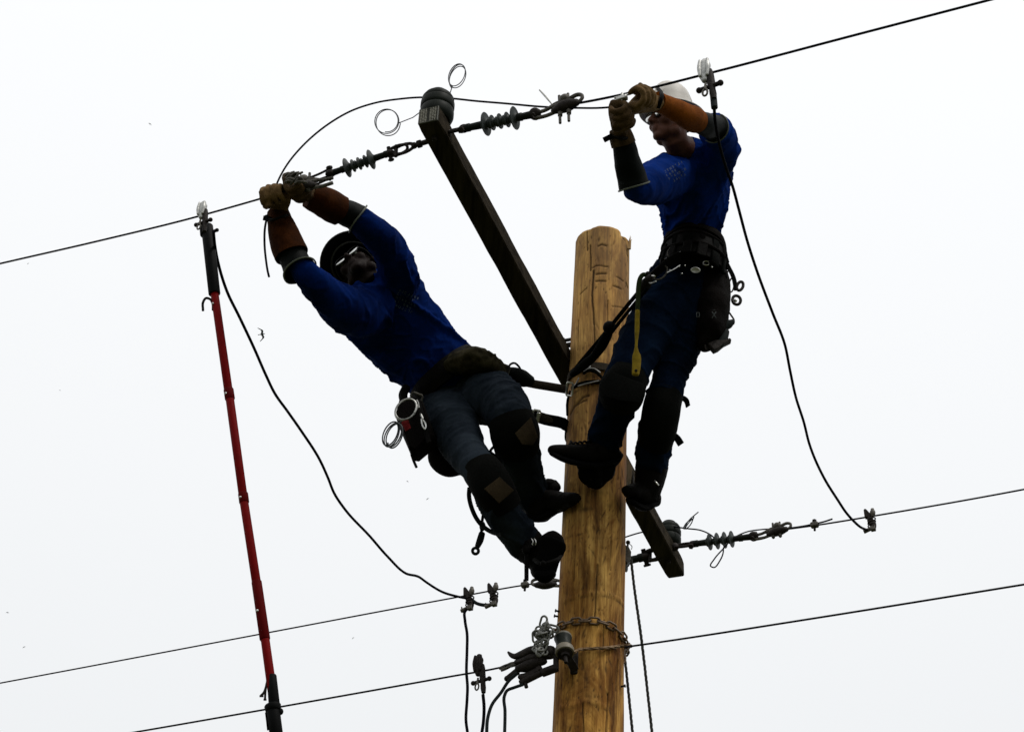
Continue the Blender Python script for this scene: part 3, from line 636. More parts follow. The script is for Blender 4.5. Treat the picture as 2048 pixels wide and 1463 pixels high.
# ------------------------------------------------------------------ grounding clamps
def ground_clamp(label, mt='alu'):
    t_ = thing('grounding_clamp', (0, 0, 0), label, 'clamp', 'grounding clamps on the wires')
    mb = MB(); mb.loft([[0, 0, -.048, .013, .012], [-.003, 0, -.02, .021, .018], [-.004, 0, .01, .024, .02], [-.002, 0, .036, .022, .018], [0, 0, .046, .014, .012]], 18, 4, True, V(0, 1, 0))
    for s_ in (-1, 1): mb.loft([[s_ * .013, -.014, -.035, .006, .007], [s_ * .016, -.017, .0, .008, .008], [s_ * .014, -.014, .04, .006, .007]], 10, 3, True, V(0, 1, 0))
    part('jaw', mb, MT[mt], t_)
    mb = MB(); mb.lathe(V(.014, .004, .0), (.12, 0, -1), [(0, .012), (.02, .015), (.07, .015), (.10, .012), (.125, .013), (.15, .010)], 14); part('clamp_stem', mb, MT['iron'], t_)
    mb = MB(); mb.cyl(V(-.022, 0, -.092), V(.056, 0, -.082), .0085, 10); mb.ball(V(-.022, 0, -.092), .0115); mb.ball(V(.058, 0, -.082), .0115); part('cross_handle', mb, MT['iron'], t_)
    mb = MB(); mb.tube([V(.004 + .009 * math.cos(a_), -.012, -.122 + .017 * math.sin(a_)) for a_ in np.linspace(0, 6.283, 15)[:-1]], .004, 8, 1, True); mb.cyl(V(.004, -.012, -.105), V(.006, -.01, -.075), .005, 8); part('eye_screw', mb, MT['steel'], t_)
    return t_
gc = ground_clamp('bright metal clamp on the wire above the white hard hat'); place(gc, tN(1412, 146) + CN * .012, WD)
g2 = dup(gc, 'bright metal clamp atop the red pole on the left wire'); place(g2, tN(408, 424) + CN * .012, WD, 0, .78)
g3 = ground_clamp('dark clamp on the lowest wire left of the cable bracket', 'iron'); place(g3, tU(960, 1332) + CN * .012, WD, 0, .82)
def jaw_clamp(label):
    t_ = thing('jaw_clamp', (0, 0, 0), label, 'clamp', 'pointed jaw clamps on the lower wires')
    mb = MB(); mb.prism([V(-.020, 0, -.004), V(-.023, 0, .040), V(-.016, 0, .047), V(-.008, 0, .040), V(.016, 0, .002), V(.010, 0, -.006)], V(0, .026, 0)); part('pointed_jaw', mb, MT['iron'], t_)
    mb = MB(); mb.ball(V(.021, -.006, .016), .016, None, (.9, .8, 1.25)); mb.cyl(V(.02, -.006, -.006), V(.021, -.006, .04), .009, 6); part('jaw_nut', mb, MT['steel'], t_)
    mb = MB(); mb.loft([[.002, 0, -.002, .014, .013], [.008, 0, -.03, .017, .015], [.018, 0, -.055, .017, .015], [.018, 0, -.075, .013, .012]], 14, 3, True, V(0, 1, 0))
    for z_ in (-.02, -.036, -.052): mb.tube([V(.012 + .019 * math.cos(a_) , .016 * math.sin(a_), z_ + .006 * math.cos(a_)) for a_ in np.linspace(0, 6.283, 15)[:-1]], .0035, 6, 1, True)
    part('clamp_body', mb, MT['iron'], t_)
    mb = MB(); mb.cyl(V(-.030, -.004, -.086), V(.020, -.004, -.070), .010, 10); mb.cyl(V(-.024, -.004, -.088), V(-.028, -.004, -.062), .0035, 6); mb.box(V(.018, -.004, -.076), (.012, .012, .011)); part('cable_boss', mb, MT['steel'], t_)
    return t_
j1 = jaw_clamp('pointed clamp joining two black cables to the wire left of the boot'); place(j1, tF(936, 1190), WD, 0, 1.0)
j2 = dup(j1, 'pointed clamp on the wire at the end of a short drooping cable'); place(j2, tF(984, 1182), WD, 0, 1.0)
j3 = dup(j1, 'pointed clamp at the far right end of the long black cable'); place(j3, tF(1738, 1033), WD, 0, .92)

# ------------------------------------------------------------------ cables
GC = 'black grounding cables'
def run(pxs, pa, pb, r, mt, label, ext=None):
    """hang a cable through the picture points while its distance goes steadily from pa to pb"""
    n_ = len(pxs); pts = []
    ln = np.concatenate([[0], np.cumsum([math.hypot(pxs[i + 1][0] - pxs[i][0], pxs[i + 1][1] - pxs[i][1]) for i in range(n_ - 1)])]); ln /= ln[-1]
    for (x, y), t_ in zip(pxs, ln): pts.append(at(x, y, (pa[1] + (pb[1] - pa[1]) * t_) / S))
    if ext is not None: pts.append(pts[-1] + ext)
    rr_ = px(pts[0], r); mb = MB(); mb.tube(pts, rr_, 10, 7); return solo('grounding_cable', mb, MT[mt], label, 'cable', GC)
run([(427, 462), (430, 492), (440, 540), (455, 585), (478, 632), (510, 700), (531, 748), (550, 787), (575, 822), (603, 862), (640, 920), (656, 955), (668, 985), (690, 1018), (740, 1072), (775, 1112), (812, 1146), (838, 1153), (852, 1163), (885, 1183), (915, 1192), (934, 1196)], tN(427, 462), tF(934, 1196), 3.1, 'cable', 'long black cable drooping from the red pole head to the lower left clamp')
run([(1428, 200), (1430, 240), (1438, 285), (1452, 335), (1465, 372), (1478, 420), (1494, 480), (1515, 545), (1545, 625), (1570, 690), (1580, 740), (1592, 795), (1608, 845), (1618, 885), (1648, 955), (1676, 1000), (1692, 1024), (1706, 1040), (1722, 1054), (1736, 1060)], tN(1428, 200), tF(1736, 1060), 3.3, 'cable', 'long black cable passing the standing worker down to the right clamp')
mb = MB(); mb.cyl(tN(1426, 185), tN(1429, 216), px(NP, 6.5), 12); solo('cable_ferrule', mb, MT['cable2'], 'grey ferrule on the cable below the upper right clamp', 'fitting')
run([(942, 1197), (952, 1205), (966, 1209), (982, 1209)], tF(942, 1197), tF(982, 1209), 3.6, 'cable2', 'short drooping cable between the two pointed clamps at left')
run([(938, 1214), (930, 1222), (930, 1240), (934, 1265), (934, 1300), (933, 1345), (935, 1372), (934, 1400), (932, 1440), (936, 1470)], tF(938, 1214), tF(936, 1470), 2.9, 'cable', 'black cable hanging straight down from the left pointed clamp', V(.2, 0, -3.6))
run([(966, 1388), (968, 1410), (967, 1440), (962, 1475)], tU(966, 1388), tU(962, 1475), 3.4, 'cable', 'black cable hanging from the dark clamp on the lowest wire', V(0, .1, -3.6))
BR = tU(1060, 1330)
run([(1034, 1345), (1018, 1360), (1002, 1384), (984, 1408), (976, 1432), (973, 1475)], BR, BR, 3.4, 'cable2', 'grey cable curving down from the bracket at the left of the pole', V(0, .1, -3.6))
run([(1046, 1368), (1028, 1374), (1014, 1380), (1009, 1390), (1010, 1420), (1009, 1475)], BR, BR, 3.3, 'cable2', 'dark cable bending sharply down below the bracket at the left of the pole', V(0, .1, -3.6))

# ------------------------------------------------------------------ spool insulator on the pole
a_, z_ = on_pole(1140, 1300); t_ = thing('spool_insulator', tU(1132, 1296), 'dark spool insulator with pale rims on an angled bracket at the pole', 'insulator')
ax = nrm(V(.10, -.30, -.95)); c = tU(1128, 1291); r_ = px(c, 18.5); h = px(c, 50)
mb = MB(); mb.lathe(c - ax * h * .55, ax, [(0, r_ * .6), (.0, r_ * .9), (.006, r_ * .98), (h * .16, r_ * .95), (h * .24, r_ * .88), (h * .5, r_ * .84), (h * .70, r_ * .88), (h * .82, r_ * .96)], 30); part('spool', mb, MT['spool'], t_)
mb = MB(); mb.lathe(c + ax * h * .14, ax, [(-.002, r_ * .9), (h * .06, r_ * 1.03), (h * .24, r_ * 1.06), (h * .30, r_ * 1.02), (h * .31, r_ * .8)], 30); part('rim', mb, MT['spoolw'], t_)
mb = MB(); mb.lathe(c - ax * h * .58, ax, [(0, r_ * .8), (.004, r_ * .97), (.010, r_ * 1.0), (.014, r_ * .95)], 30); part('rim', mb, MT['spoolw'], t_)
mb = MB(); e0 = c + ax * h * .46; mb.lathe(e0 - ax * .01, ax, [(0, r_ * .85), (.012, r_ * .85), (.016, r_ * .5), (.026, r_ * .45)], 20); mb.cyl(e0, e0 + ax * .05, r_ * .22, 8); part('retaining_nut', mb, MT['iron'], t_)
mb = MB(); q1, q2 = polept(*on_pole(1150, 1338), .004), polept(*on_pole(1152, 1338), .03); b0, b1 = tU(1128, 1316), polept(*on_pole(1152, 1342), .012)
mb.ribbon([e0 + V(0, .02, 0), (e0 + b1) / 2 + V(0, -.004, 0), b1], px(c, 17), .012, nrm(np.cross(b1 - e0, FWD))); mb.box(polept(*on_pole(1150, 1325), .006), (.014, .008, .05), None, .004); part('bracket', mb, MT['iron'], t_)
mb = strand([tU(1148, 1304), polept(*on_pole(1165, 1303), .02), polept(*on_pole(1200, 1299), .014), polept(*on_pole(1235, 1294), .018), tU(1262, 1291)], px(c, 3.6), 30); solo('twisted_wire', mb, MT['bronze'], 'twisted bare wire crossing the pole face from the spool insulator', 'wire')
mb = strand([tU(1112, 1309), tU(1082, 1318), tU(1050, 1324), tU(1022, 1331), tU(1002, 1340)], px(c, 3.6), 26); mb2 = strand([tU(1040, 1324), tU(1022, 1326), tU(1005, 1333), tU(998, 1336)], px(c, 3.2), 26); mb.add(mb2.verts(), mb2.f)
solo('twisted_wire', mb, MT['steel'], 'twisted wire end left of the spool insulator over the dark bracket', 'wire')

# ------------------------------------------------------------------ cluster bracket left of the pole
t_ = thing('cable_bracket', BR, 'dark cast bracket with upturned horn beside the pole under the hanging chain', 'bracket'); N2 = CN * -.0
mb = MB(); bp_ = [tU(1019, 1303), tU(1032, 1308), tU(1052, 1297), tU(1085, 1291), tU(1112, 1300), tU(1108, 1340), tU(1088, 1345), tU(1060, 1356), tU(1040, 1352), tU(1030, 1330), tU(1042, 1318), tU(1034, 1313)]
mb.loft([[*tU(1018, 1303), px(BR, 2), px(BR, 2)], [*tU(1030, 1311), px(BR, 6), px(BR, 6)], [*tU(1045, 1309), px(BR, 10), px(BR, 12)], [*tU(1070, 1302), px(BR, 12), px(BR, 14)], [*tU(1100, 1304), px(BR, 14), px(BR, 14)]], 16, 4); part('horn', wob(mb, .006, 22), MT['iron'], t_)
mb = MB()
for q_ in (((1034, 1324), (1100, 1312), 9), ((1036, 1336), (1088, 1324), 10), ((1042, 1352), (1082, 1338), 9)):
    mb.loft([[*tU(*q_[0]), px(BR, q_[2] * .8), px(BR, q_[2])], [*((tU(*q_[0]) + tU(*q_[1])) / 2), px(BR, q_[2]), px(BR, q_[2] * 1.3)], [*tU(*q_[1]), px(BR, q_[2] * .8), px(BR, q_[2])]], 14, 4)
part('casting', wob(mb, .010, 22), MT['iron'], t_)
mb = MB(); mb.cyl(tU(1040, 1366), tU(1084, 1344), px(BR, 7), 12); mb.cyl(tU(1084, 1345), tU(1114, 1334), px(BR, 9), 12); mb.cyl(tU(1112, 1300), tU(1112, 1340), px(BR, 6), 10); mb.cyl(tU(1050, 1362), tU(1053, 1374), px(BR, 4), 8); part('clamp_bar', mb, MT['iron'], t_)
mb = MB(); mb.cyl(tU(1036, 1340), tU(1014, 1358), px(BR, 7), 12); mb.ball(tU(1014, 1356), px(BR, 6)); part('cable_boss', mb, MT['iron'], t_)

# ------------------------------------------------------------------ chain round the pole, link by link
t_ = thing('chain', polept(0, on_pole(1185, 1240)[1]), 'rusty link chain wrapped round the pole and bunched at its left', 'chain')
lk = MB(); hl, hw, wr = .0185 * S, .0100 * S, .0036 * S; loop = []
for a_ in np.linspace(0, 2 * math.pi, 19)[:-1]: loop.append(V(math.cos(a_) * hw + (hl - hw) * np.sign(math.cos(a_)) * (abs(math.cos(a_)) > 1e-6), math.sin(a_) * hw, 0))
lk.tube(loop, wr, 6, 1, True); lkm = lk.mesh((0, 0, 0), 'link', 0); lkm.materials.append(MT['chain'])
lkm2 = lkm.copy(); lkm2.materials.clear(); lkm2.materials.append(MT['chain2'])
def put_link(c, d, n_, me_):
    o_ = bpy.data.objects.new('link', me_); COL.objects.link(o_); o_.parent = t_; d = nrm(d); n_ = nrm(n_ - d * (n_ @ d)); y_ = np.cross(n_, d)
    M_ = np.eye(4); M_[:3, 0], M_[:3, 1], M_[:3, 2] = d, y_, n_; M_[:3, 3] = c - np.array(t_.location); o_.matrix_local = mathutils.Matrix(M_.tolist()); return o_
za = on_pole(1185, 1241)[1]
def chpt(a_): return polept(a_, za - .040 * (max(0, math.sin(a_)) ** 2) - .006 * math.cos(2 * a_), .012)
path = [chpt(a_) for a_ in np.linspace(-1.45, 1.95, 400)]; ln = np.concatenate([[0], np.cumsum([np.linalg.norm(path[i + 1] - path[i]) for i in range(399)])]); pitch = 2 * (hl - wr) * .98; i_ = 0; s_ = 0
while s_ < ln[-1]:
    q = np.array([np.interp(s_, ln, [p[j] for p in path]) for j in range(3)]); q2 = np.array([np.interp(s_ + .004, ln, [p[j] for p in path]) for j in range(3)]); rad = nrm(V(q[0] - PX, q[1], 0)); d = q2 - q
    if np.linalg.norm(d) < 1e-6: break
    put_link(q, d, nrm(rad + (1 if i_ % 2 else -1) * V(0, 0, .9)), lkm); s_ += pitch; i_ += 1
hang = [(1112, 1264), (1100, 1262), (1097, 1256), (1090, 1266), (1085, 1274), (1082, 1286), (1080, 1300), (1084, 1312), (1090, 1316), (1094, 1306), (1092, 1292), (1096, 1280), (1102, 1274), (1094, 1270), (1088, 1282), (1100, 1288), (1096, 1300), (1090, 1310), (1084, 1302), (1088, 1290), (1094, 1284), (1103, 1280), (1108, 1270), (1102, 1266), (1096, 1274)]
for i_ in range(len(hang) - 1): p, q = tU(*hang[i_]) + CN * (.03 + .01 * (i_ % 3)), tU(*hang[i_ + 1]) + CN * .035; put_link(p, q - p, CN + V(0, 0, .9 if i_ % 2 else -.9) + WD * random.uniform(-.6, .6), lkm2)
tail = [(1249, 1296), (1248, 1306), (1244, 1316)]
for i_, p in enumerate(tail): q = at(p[0], p[1], -.01); put_link(q, V(-.1, 0, -1), V(1, 0, 0) if i_ % 2 else V(0, 1, 0), lkm)

# ------------------------------------------------------------------ hand lines at the right of the pole
def hline(pxs, Y, r, label):
    r *= .72
    pts = [at(x, y, Y) for x, y in pxs]; pts.append(pts[-1] + nrm(pts[-1] - pts[-2]) * 4.5)
    return solo('hand_line', strand(pts, px(pts[0], r), 44, 3, 3), MT['rope'], label, 'rope', 'hand lines beside the pole')
hline([(1262, 1116), (1268, 1170), (1282, 1270), (1304, 1463)], .03, 4.1, 'grey rope hanging from the block right of the pole')
hline([(1249, 1308), (1253, 1345), (1265, 1463)], .03, 4.1, 'grey rope emerging below the chain along the right pole edge')
q = at(1256, 1108, .03); t_ = thing('rope_block', q, 'small rope block hung at the right pole edge below the crossarm', 'pulley')
mb = MB(); k_ = px(q, 1); mb.prism([at(x, y, .03) for x, y in ((1250, 1092), (1257, 1096), (1262, 1106), (1261, 1120), (1254, 1130), (1250, 1126))], V(0, .03, 0)); part('cheek', mb, MT['steel'], t_)
mb = MB(); mb.ball(at(1256, 1084, .03), k_ * 4.5); mb.cyl(at(1256, 1084, .03), at(1255, 1096, .03), k_ * 2, 8); mb.tube([at(1256, 1085, .03), at(1264, 1092, .03), at(1263, 1098, .03)], k_ * .8, 6, 3); part('hook', mb, MT['iron'], t_)
# crossarm-side bracket behind the boot
mb = MB(); mb.prism([at(x, y, .06) for x, y in ((1253, 918), (1258, 926), (1264, 938), (1262, 962), (1254, 970))], V(0, .04, 0)); part('step_bracket', mb, mat('weathered_timber', (.10, .08, .05), .9, .06, bump=.6), shaft)

# ------------------------------------------------------------------ telescopic hot stick
hy0, hy1 = -.66, -.56
def hs(x, y): return at(x, y, hy0 + (hy1 - hy0) * (y - 430) / 1030)
t_ = thing('hot_stick', hs(552, 1463), 'long red telescopic pole with black head hanging from the left wire', 'tool pole')
def seg_(p, q, r0, r1, mt, name): mb = MB(); a_, b_ = hs(*p), hs(*q); mb.lathe(a_, b_ - a_, [(0, px(a_, r0) * .93), (.003, px(a_, r0)), (np.linalg.norm(b_ - a_) - .003, px(b_, r1)), (np.linalg.norm(b_ - a_), px(b_, r1) * .93)], 22); return part(name, mb, MT[mt], t_)
seg_((414, 452), (429, 588), 12.2, 12.0, 'black', 'head_sleeve'); seg_((411.5, 452), (413, 470), 12.8, 12.8, 'black', 'collar')
seg_((429, 586), (457, 782), 8.2, 8.8, 'red', 'tube_section'); seg_((457, 778), (460, 798), 10.2, 10.2, 'redd', 'collar'); seg_((459.5, 796), (486, 990), 8.6, 8.9, 'red', 'tube_section')
seg_((486, 986), (488.5, 1005), 10.2, 10.2, 'redd', 'collar'); seg_((488, 1003), (513, 1165), 8.8, 9.2, 'red', 'tube_section'); seg_((513, 1162), (530, 1278), 10.4, 10.8, 'redd', 'tube_section')
seg_((530, 1276), (545, 1384), 9.0, 9.6, 'red', 'tube_section'); seg_((543, 1350), (549, 1412), 10.2, 11.5, 'black', 'grip_sleeve'); mb = MB()
seg_((545, 1412), (553, 1470), 14, 13.6, 'black', 'base_sleeve'); seg_((553, 1466), (600, 1800), 13, 15, 'black', 'base_tube'); seg_((545, 1409), (547, 1421), 17, 16, 'black', 'collar')
c = hs(424, 604); k_ = px(c, 1); mb = MB(); mb.tube([hs(426, 620), hs(425, 606), hs(420, 598), hs(412, 596), hs(407, 602), hs(406, 621)], k_ * 2.6, 8, 4); part('side_hook', mb, MT['black'], t_)
for x_, y_ in ((453, 786), (482, 993), (516, 1219), (427, 607)): mb = MB(); q = hs(x_, y_) - nrm(FWD) * px(c, 9.5); mb.ball(q, px(c, 2.6)); part('spring_button', mb, MT['chrome'], t_)
c = hs(545, 1390); mb = MB(); mb.tube([hs(536, 1352), hs(531, 1376), hs(527, 1385), hs(522, 1390)], px(c, 2.6), 8, 3); mb.tube([hs(533, 1366), hs(531, 1380), hs(530, 1397)], px(c, 2.4), 8, 3); mb.cyl(hs(519, 1391), hs(527, 1391), px(c, 2.2), 8); mb.cyl(hs(527, 1398), hs(533, 1398), px(c, 2.2), 8); part('latch_lever', mb, MT['iron'], t_)
mb = MB(); mb.ball(hs(561, 1422), px(c, 6), None, (1, 1, 1.2)); part('lock_knob', mb, MT['black'], t_); mb = MB(); mb.cyl(hs(427, 463), hs(436, 459), px(c, 4), 10); mb.ball(hs(434, 460), px(c, 4.6)); part('lock_knob', mb, MT['black'], t_)
mb = MB(); mb.ribbon([hs(534, 1424), hs(536, 1440), hs(538, 1458)], px(c, 8), .008, RIGHT); part('cord_tail', mb, MT['webd'], t_)
# ------------------------------------------------------------------ people
from mathutils.bvhtree import BVHTree
def rows(pts):                                # (px, py, Y, r across[, r along]) -> metric rows for MB.loft
    o = []
    for q in pts:
        p = at(q[0], q[1], q[2]); r = px(p, q[3]); o.append([*p, r, px(p, q[4]) if len(q) > 4 else r])
    return o
def shrink(R, k_): return [[*q[:3], q[3] * k_, q[4] * k_] for q in R]
def head_axes(up, fw):
    up = nrm(up); fw = nrm(np.asarray(fw, float) - up * (np.asarray(fw) @ up)); return nrm(np.cross(fw, up)), fw, up
def head_forms(mb, o, AXS, k_):
    r_, f_, u_ = AXS; H = lambda x, y, z: o + k_ * (x * r_ + y * f_ + z * u_); ax = np.array([r_, f_, u_])
    B = lambda p, r, sc=(1, 1, 1): mb.ball(H(*p), r * k_, ax, sc, 18, 12)
    B((0, -.012, .03), .086, (.86, 1.08, 1.0)); B((0, .026, -.03), .068, (.86, .92, 1.12)); B((0, .022, -.06), .056, (.98, .95, .85)); B((0, .070, -.098), .024, (1.15, .9, .85)); B((0, .056, -.075), .036, (1.1, .9, 1))
    for s_ in (-1, 1):
        B((s_ * .03, .076, .018), .016, (1.5, .8, .7)); B((s_ * .040, .060, -.032), .024); B((s_ * .079, -.006, -.012), .031, (.28, .70, 1.1)); B((s_ * .046, .018, -.078), .026); B((s_ * .011, .099, -.040), .0095)
    mb.loft([[*H(0, .084, .004), .010 * k_, .010 * k_], [*H(0, .099, -.018), .011 * k_, .011 * k_], [*H(0, .110, -.036), .0125 * k_, .012 * k_]], 12, 3)
    B((0, .090, -.062), .012, (2.0, .7, .55)); B((0, .088, -.074), .012, (1.8, .7, .65))
    return H, ax
def hard_hat(par, o, AXS, k_, mt, label, tilt=0.0, R0=.083, br=1.42, rise=.052):
    r_, f_, u_ = AXS; f2 = nrm(f_ * math.cos(tilt) + u_ * math.sin(tilt)); u2 = np.cross(r_, f2)
    R0 *= k_; c = o + u_ * rise * k_ - f_ * .004 * k_; b = (br - 1) / .42
    P_ = [(.126, .001), (.120, .30), (.108, .62), (.084, .84), (.052, .95), (.018, .985), (.008, 1.03), (.000, 1 + .10 * b), (-.008, 1 + .33 * b), (-.0125, 1 + .40 * b), (-.0125, 1 + .425 * b), (-.009, 1 + .435 * b), (-.004, 1 + .40 * b), (.006, 1 + .15 * b), (.014, 1.055), (.022, 1.03), (.054, 1.0), (.090, .88), (.116, .65), (.129, .33), (.1335, .1), (.134, .001)]
    mb = MB(); mb.lathe(c, u2, [(h * k_, r * R0) for h, r in P_], 48, (.93, 1.10), r_)
    q = R0 / .083 / k_
    mb.loft([[*(c + f2 * y * k_ * q + u2 * z * k_), .012 * k_, .010 * k_] for y, z in ((.088, .05), (.07, .098), (.035, .127), (0, .135), (-.035, .127), (-.07, .100), (-.09, .05))], 12, 5)
    for x in (-.034, .034): mb.loft([[*(c + r_ * x * k_ * q + f2 * y * k_ * q + u2 * z * k_), .007 * k_, .007 * k_] for y, z in ((.078, .06), (.05, .103), (0, .121), (-.05, .103), (-.078, .06))], 10, 4)
    hat = part('hard_hat', mb, MT[mt], par, 50, label); e_ = 1 + .43 * b
    mb = MB(); mb.tube([c + u2 * -.0105 * k_ + R0 * e_ * (.93 * math.cos(a_) * r_ + 1.10 * math.sin(a_) * f2) for a_ in np.linspace(0, 2 * math.pi, 49)[:-1]], .0026 * k_, 6, 1, True); part('brim_edge', mb, MT['trim'] if mt != 'hatw' else MT['hatw'], hat)
    mb = MB(); mb.tube([c - u2 * .001 * k_ + R0 * 1.04 * (.93 * math.cos(a_) * r_ + 1.10 * math.sin(a_) * f2) for a_ in np.linspace(0, 2 * math.pi, 49)[:-1]], .0035 * k_, 6, 1, True); part('headband', mb, MT['trim'], hat)
    return hat, c, u2, f2, R0
def glasses(par, H, ax, k_):
    mb = MB()
    for s_ in (-1, 1): mb.ball(H(s_ * .032, .090, .000), .029 * k_, ax, (1.0, .28, .72), 18, 10)
    L_ = part('lens', mb, MT['lens'], par); mb = MB()
    for s_ in (-1, 1):
        mb.tube([H(s_ * .032, .092, .0) + k_ * (.030 * math.cos(a_) * ax[0] + .0215 * math.sin(a_) * ax[2]) for a_ in np.linspace(0, 2 * math.pi, 23)[:-1]], .0022 * k_, 6, 1, True)
        mb.tube([H(s_ * .060, .088, .004), H(s_ * .075, .06, .006), H(s_ * .080, .0, .004), H(s_ * .08, -.025, -.01)], .0026 * k_, 6, 3)
    mb.tube([H(-.008, .096, .006), H(0, .101, .008), H(.008, .096, .006)], .0024 * k_, 6, 2)
    o = part('glasses', mb, MT['frame'], par); L_.parent = o
def eyes(par, H, ax, k_):
    for s_ in (-1, 1): mb = MB(); mb.ball(H(s_ * .031, .073, .0), .013 * k_, ax); part('eye', mb, MT['rim'], par)
def glove(par, wrist, g_, a_, sgn, k_, mt, seed=0.0, curl=1.0, thumb=1):
    a_ = nrm(a_); u = nrm((g_ - wrist) - a_ * ((g_ - wrist) @ a_)); n_ = np.cross(a_, u) * sgn; q = lambda a, b, c: g_ + k_ * (a * a_ + b * u + c * n_)
    mb = MB()
    mb.loft([[*wrist, .030 * k_, .027 * k_], [*((wrist * .55 + q(0, -.045, -.02) * .45)), .036 * k_, .026 * k_], [*q(0, -.036, -.024), .043 * k_, .021 * k_], [*q(0, .002, -.029), .044 * k_, .017 * k_]], 20, 4, True, n_)
    for i, f in enumerate((.92, 1.0, .96, .80)):
        x = -.033 + .022 * i; arc = [(-.004, -.031), (.030, -.026), (.043, .000), (.032, .027), (.006, .036), (-.014, .026)]
        mb.loft([[*q(x + (x * .05 * j), b * f, c * f if j else c), r * k_, r * k_] for j, ((b, c), r) in enumerate(zip(arc, (.0112, .0114, .0106, .0104, .0100, .0090)))], 12, 4)
    t_ = thumb
    mb.loft([[*q(-.030 * t_, -.050, -.008), .016 * k_, .016 * k_], [*q(-.047 * t_, -.024, .014), .0145 * k_, .0145 * k_], [*q(-.036 * t_, -.004, .036), .0125 * k_, .0125 * k_], [*q(-.014 * t_, .010, .046), .0105 * k_, .0105 * k_]], 12, 4)
    return fused('glove', mb, MT[mt], par, .0042, 1, lambda P, N: .0016 * vnoise(P * 60 + seed) + .0012 * (1 - 2 * np.abs(vnoise(P * 38 + seed + 4))))
def gauntlet(par, pts, mt, name, rim=None, seed=0.0, open_=True):
    R_ = rows(pts); Q = cat(R_, 6); P, ra, rb = Q[:, :3], Q[:, 3], Q[:, 4]; T, _ = frames(P); th = np.arange(30) * 2 * math.pi / 30; rg = []
    def ring(i, k_): vw = nrm(P[i] - CAM); a1_ = nrm(np.cross(T[i], vw)); a2 = np.cross(a1_, T[i]); return P[i] + k_ * (ra[i] * np.outer(np.cos(th), a1_) + rb[i] * np.outer(np.sin(th), a2))
    n_ = len(P); rg = [ring(i, 1) for i in range(n_)] + [ring(n_ - 1, .95)] + [ring(i, .9) for i in range(n_ - 2, -1, -1)]
    mb = MB(); mb.rings(rg); wob(mb, .0035, 16, seed); wob(mb, .0018, 42, seed + 5); o = part(name, mb, MT[mt], par, 50)
    if rim: mb = MB(); mb.tube(ring(n_ - 1, 1.03), px(P[-1], 1.7), 6, 1, True); wob(mb, .0035, 16, seed); part('rim', mb, MT[rim], o)
    return o
def knee_pad(par, pts, mt, label=None, strap=True):
    R_ = rows(pts); mb = MB(); mb.loft(R_, 28, 5, False); wob(mb, .004, 18); return part('knee_pad', mb, MT[mt], par, 50, label)
def bvh(o):
    me = o.data; P = np.zeros(len(me.vertices) * 3); me.vertices.foreach_get('co', P); off = np.array(root_of(o).location)
    return BVHTree.FromPolygons((P.reshape(-1, 3) + off).tolist(), [tuple(p.vertices) for p in me.polygons])
def printed(par, o, cx, cy, dx, dy, lines, chars, cw, lh, seed):
    """worn lettering pressed on the cloth, too faded to read"""
    b_ = bvh(o); R_ = random.Random(seed); mb = MB(); cv = Vector(CAM); d = nrm(V(dx, dy, 0))[:2]; e = V(-d[1], d[0])
    def hit(x, y):
        h = b_.ray_cast(cv, Vector(nrm(ray(x, y)))); return np.array(h[0]) - nrm(ray(x, y)) * .0015 if h[0] else None
    for li in range(lines):
        for ci in range(chars - (li % 2)):
            if R_.random() < .12: continue
            bx = cx + d[0] * (ci - chars / 2) * cw + e[0] * (li - lines / 2) * lh; by = cy + d[1] * (ci - chars / 2) * cw + e[1] * (li - lines / 2) * lh
            for st in range(R_.choice((2, 3, 3))):
                if R_.random() < .5: u0, v0, u1, v1 = R_.random() * .6, 0, 0, .62; u1 = u0
                else: u0, v0, u1, v1 = .05, R_.choice((.05, .32, .6)), .6, 0; v1 = v0
                p0 = (bx + (d[0] * u0 * cw + e[0] * v0 * lh), by + (d[1] * u0 * cw + e[1] * v0 * lh)); p1 = (bx + (d[0] * u1 * cw + e[0] * v1 * lh), by + (d[1] * u1 * cw + e[1] * v1 * lh)); w_ = .55
                q = (-(p1[1] - p0[1]), p1[0] - p0[0]); l_ = math.hypot(*q) + 1e-6; q = (q[0] / l_ * w_, q[1] / l_ * w_)
                hs_ = [hit(p0[0] - q[0], p0[1] - q[1]), hit(p1[0] - q[0], p1[1] - q[1]), hit(p1[0] + q[0], p1[1] + q[1]), hit(p0[0] + q[0], p0[1] + q[1])]
                if all(h is not None for h in hs_): mb.add(hs_, [(0, 1, 2, 3)])
    if mb.n: q = part('shirt_print', mb, MT['print'], par, 0); q['kind'] = 'stuff'
def band(par, name, pts, mt, seg=36, label=None):
    mb = MB(); mb.loft(rows(pts), seg, 4, False); wob(mb, .003, 20); return part(name, mb, MT[mt], par, 50, label)
def buckle(par, c, w_, h_, a_, b_, r_, mt='chrome', name='buckle'):
    mb = MB(); mb.tube([c + a_ * w_ * x + b_ * h_ * y for x, y in ((-1, -.8), (-.8, -1), (.8, -1), (1, -.8), (1, .8), (.8, 1), (-.8, 1), (-1, .8))], r_, 7, 1, True); return part(name, mb, MT[mt], par)
IU, IR = UP, RIGHT
def dn(p): return -nrm(p - CAM)                  # towards the road

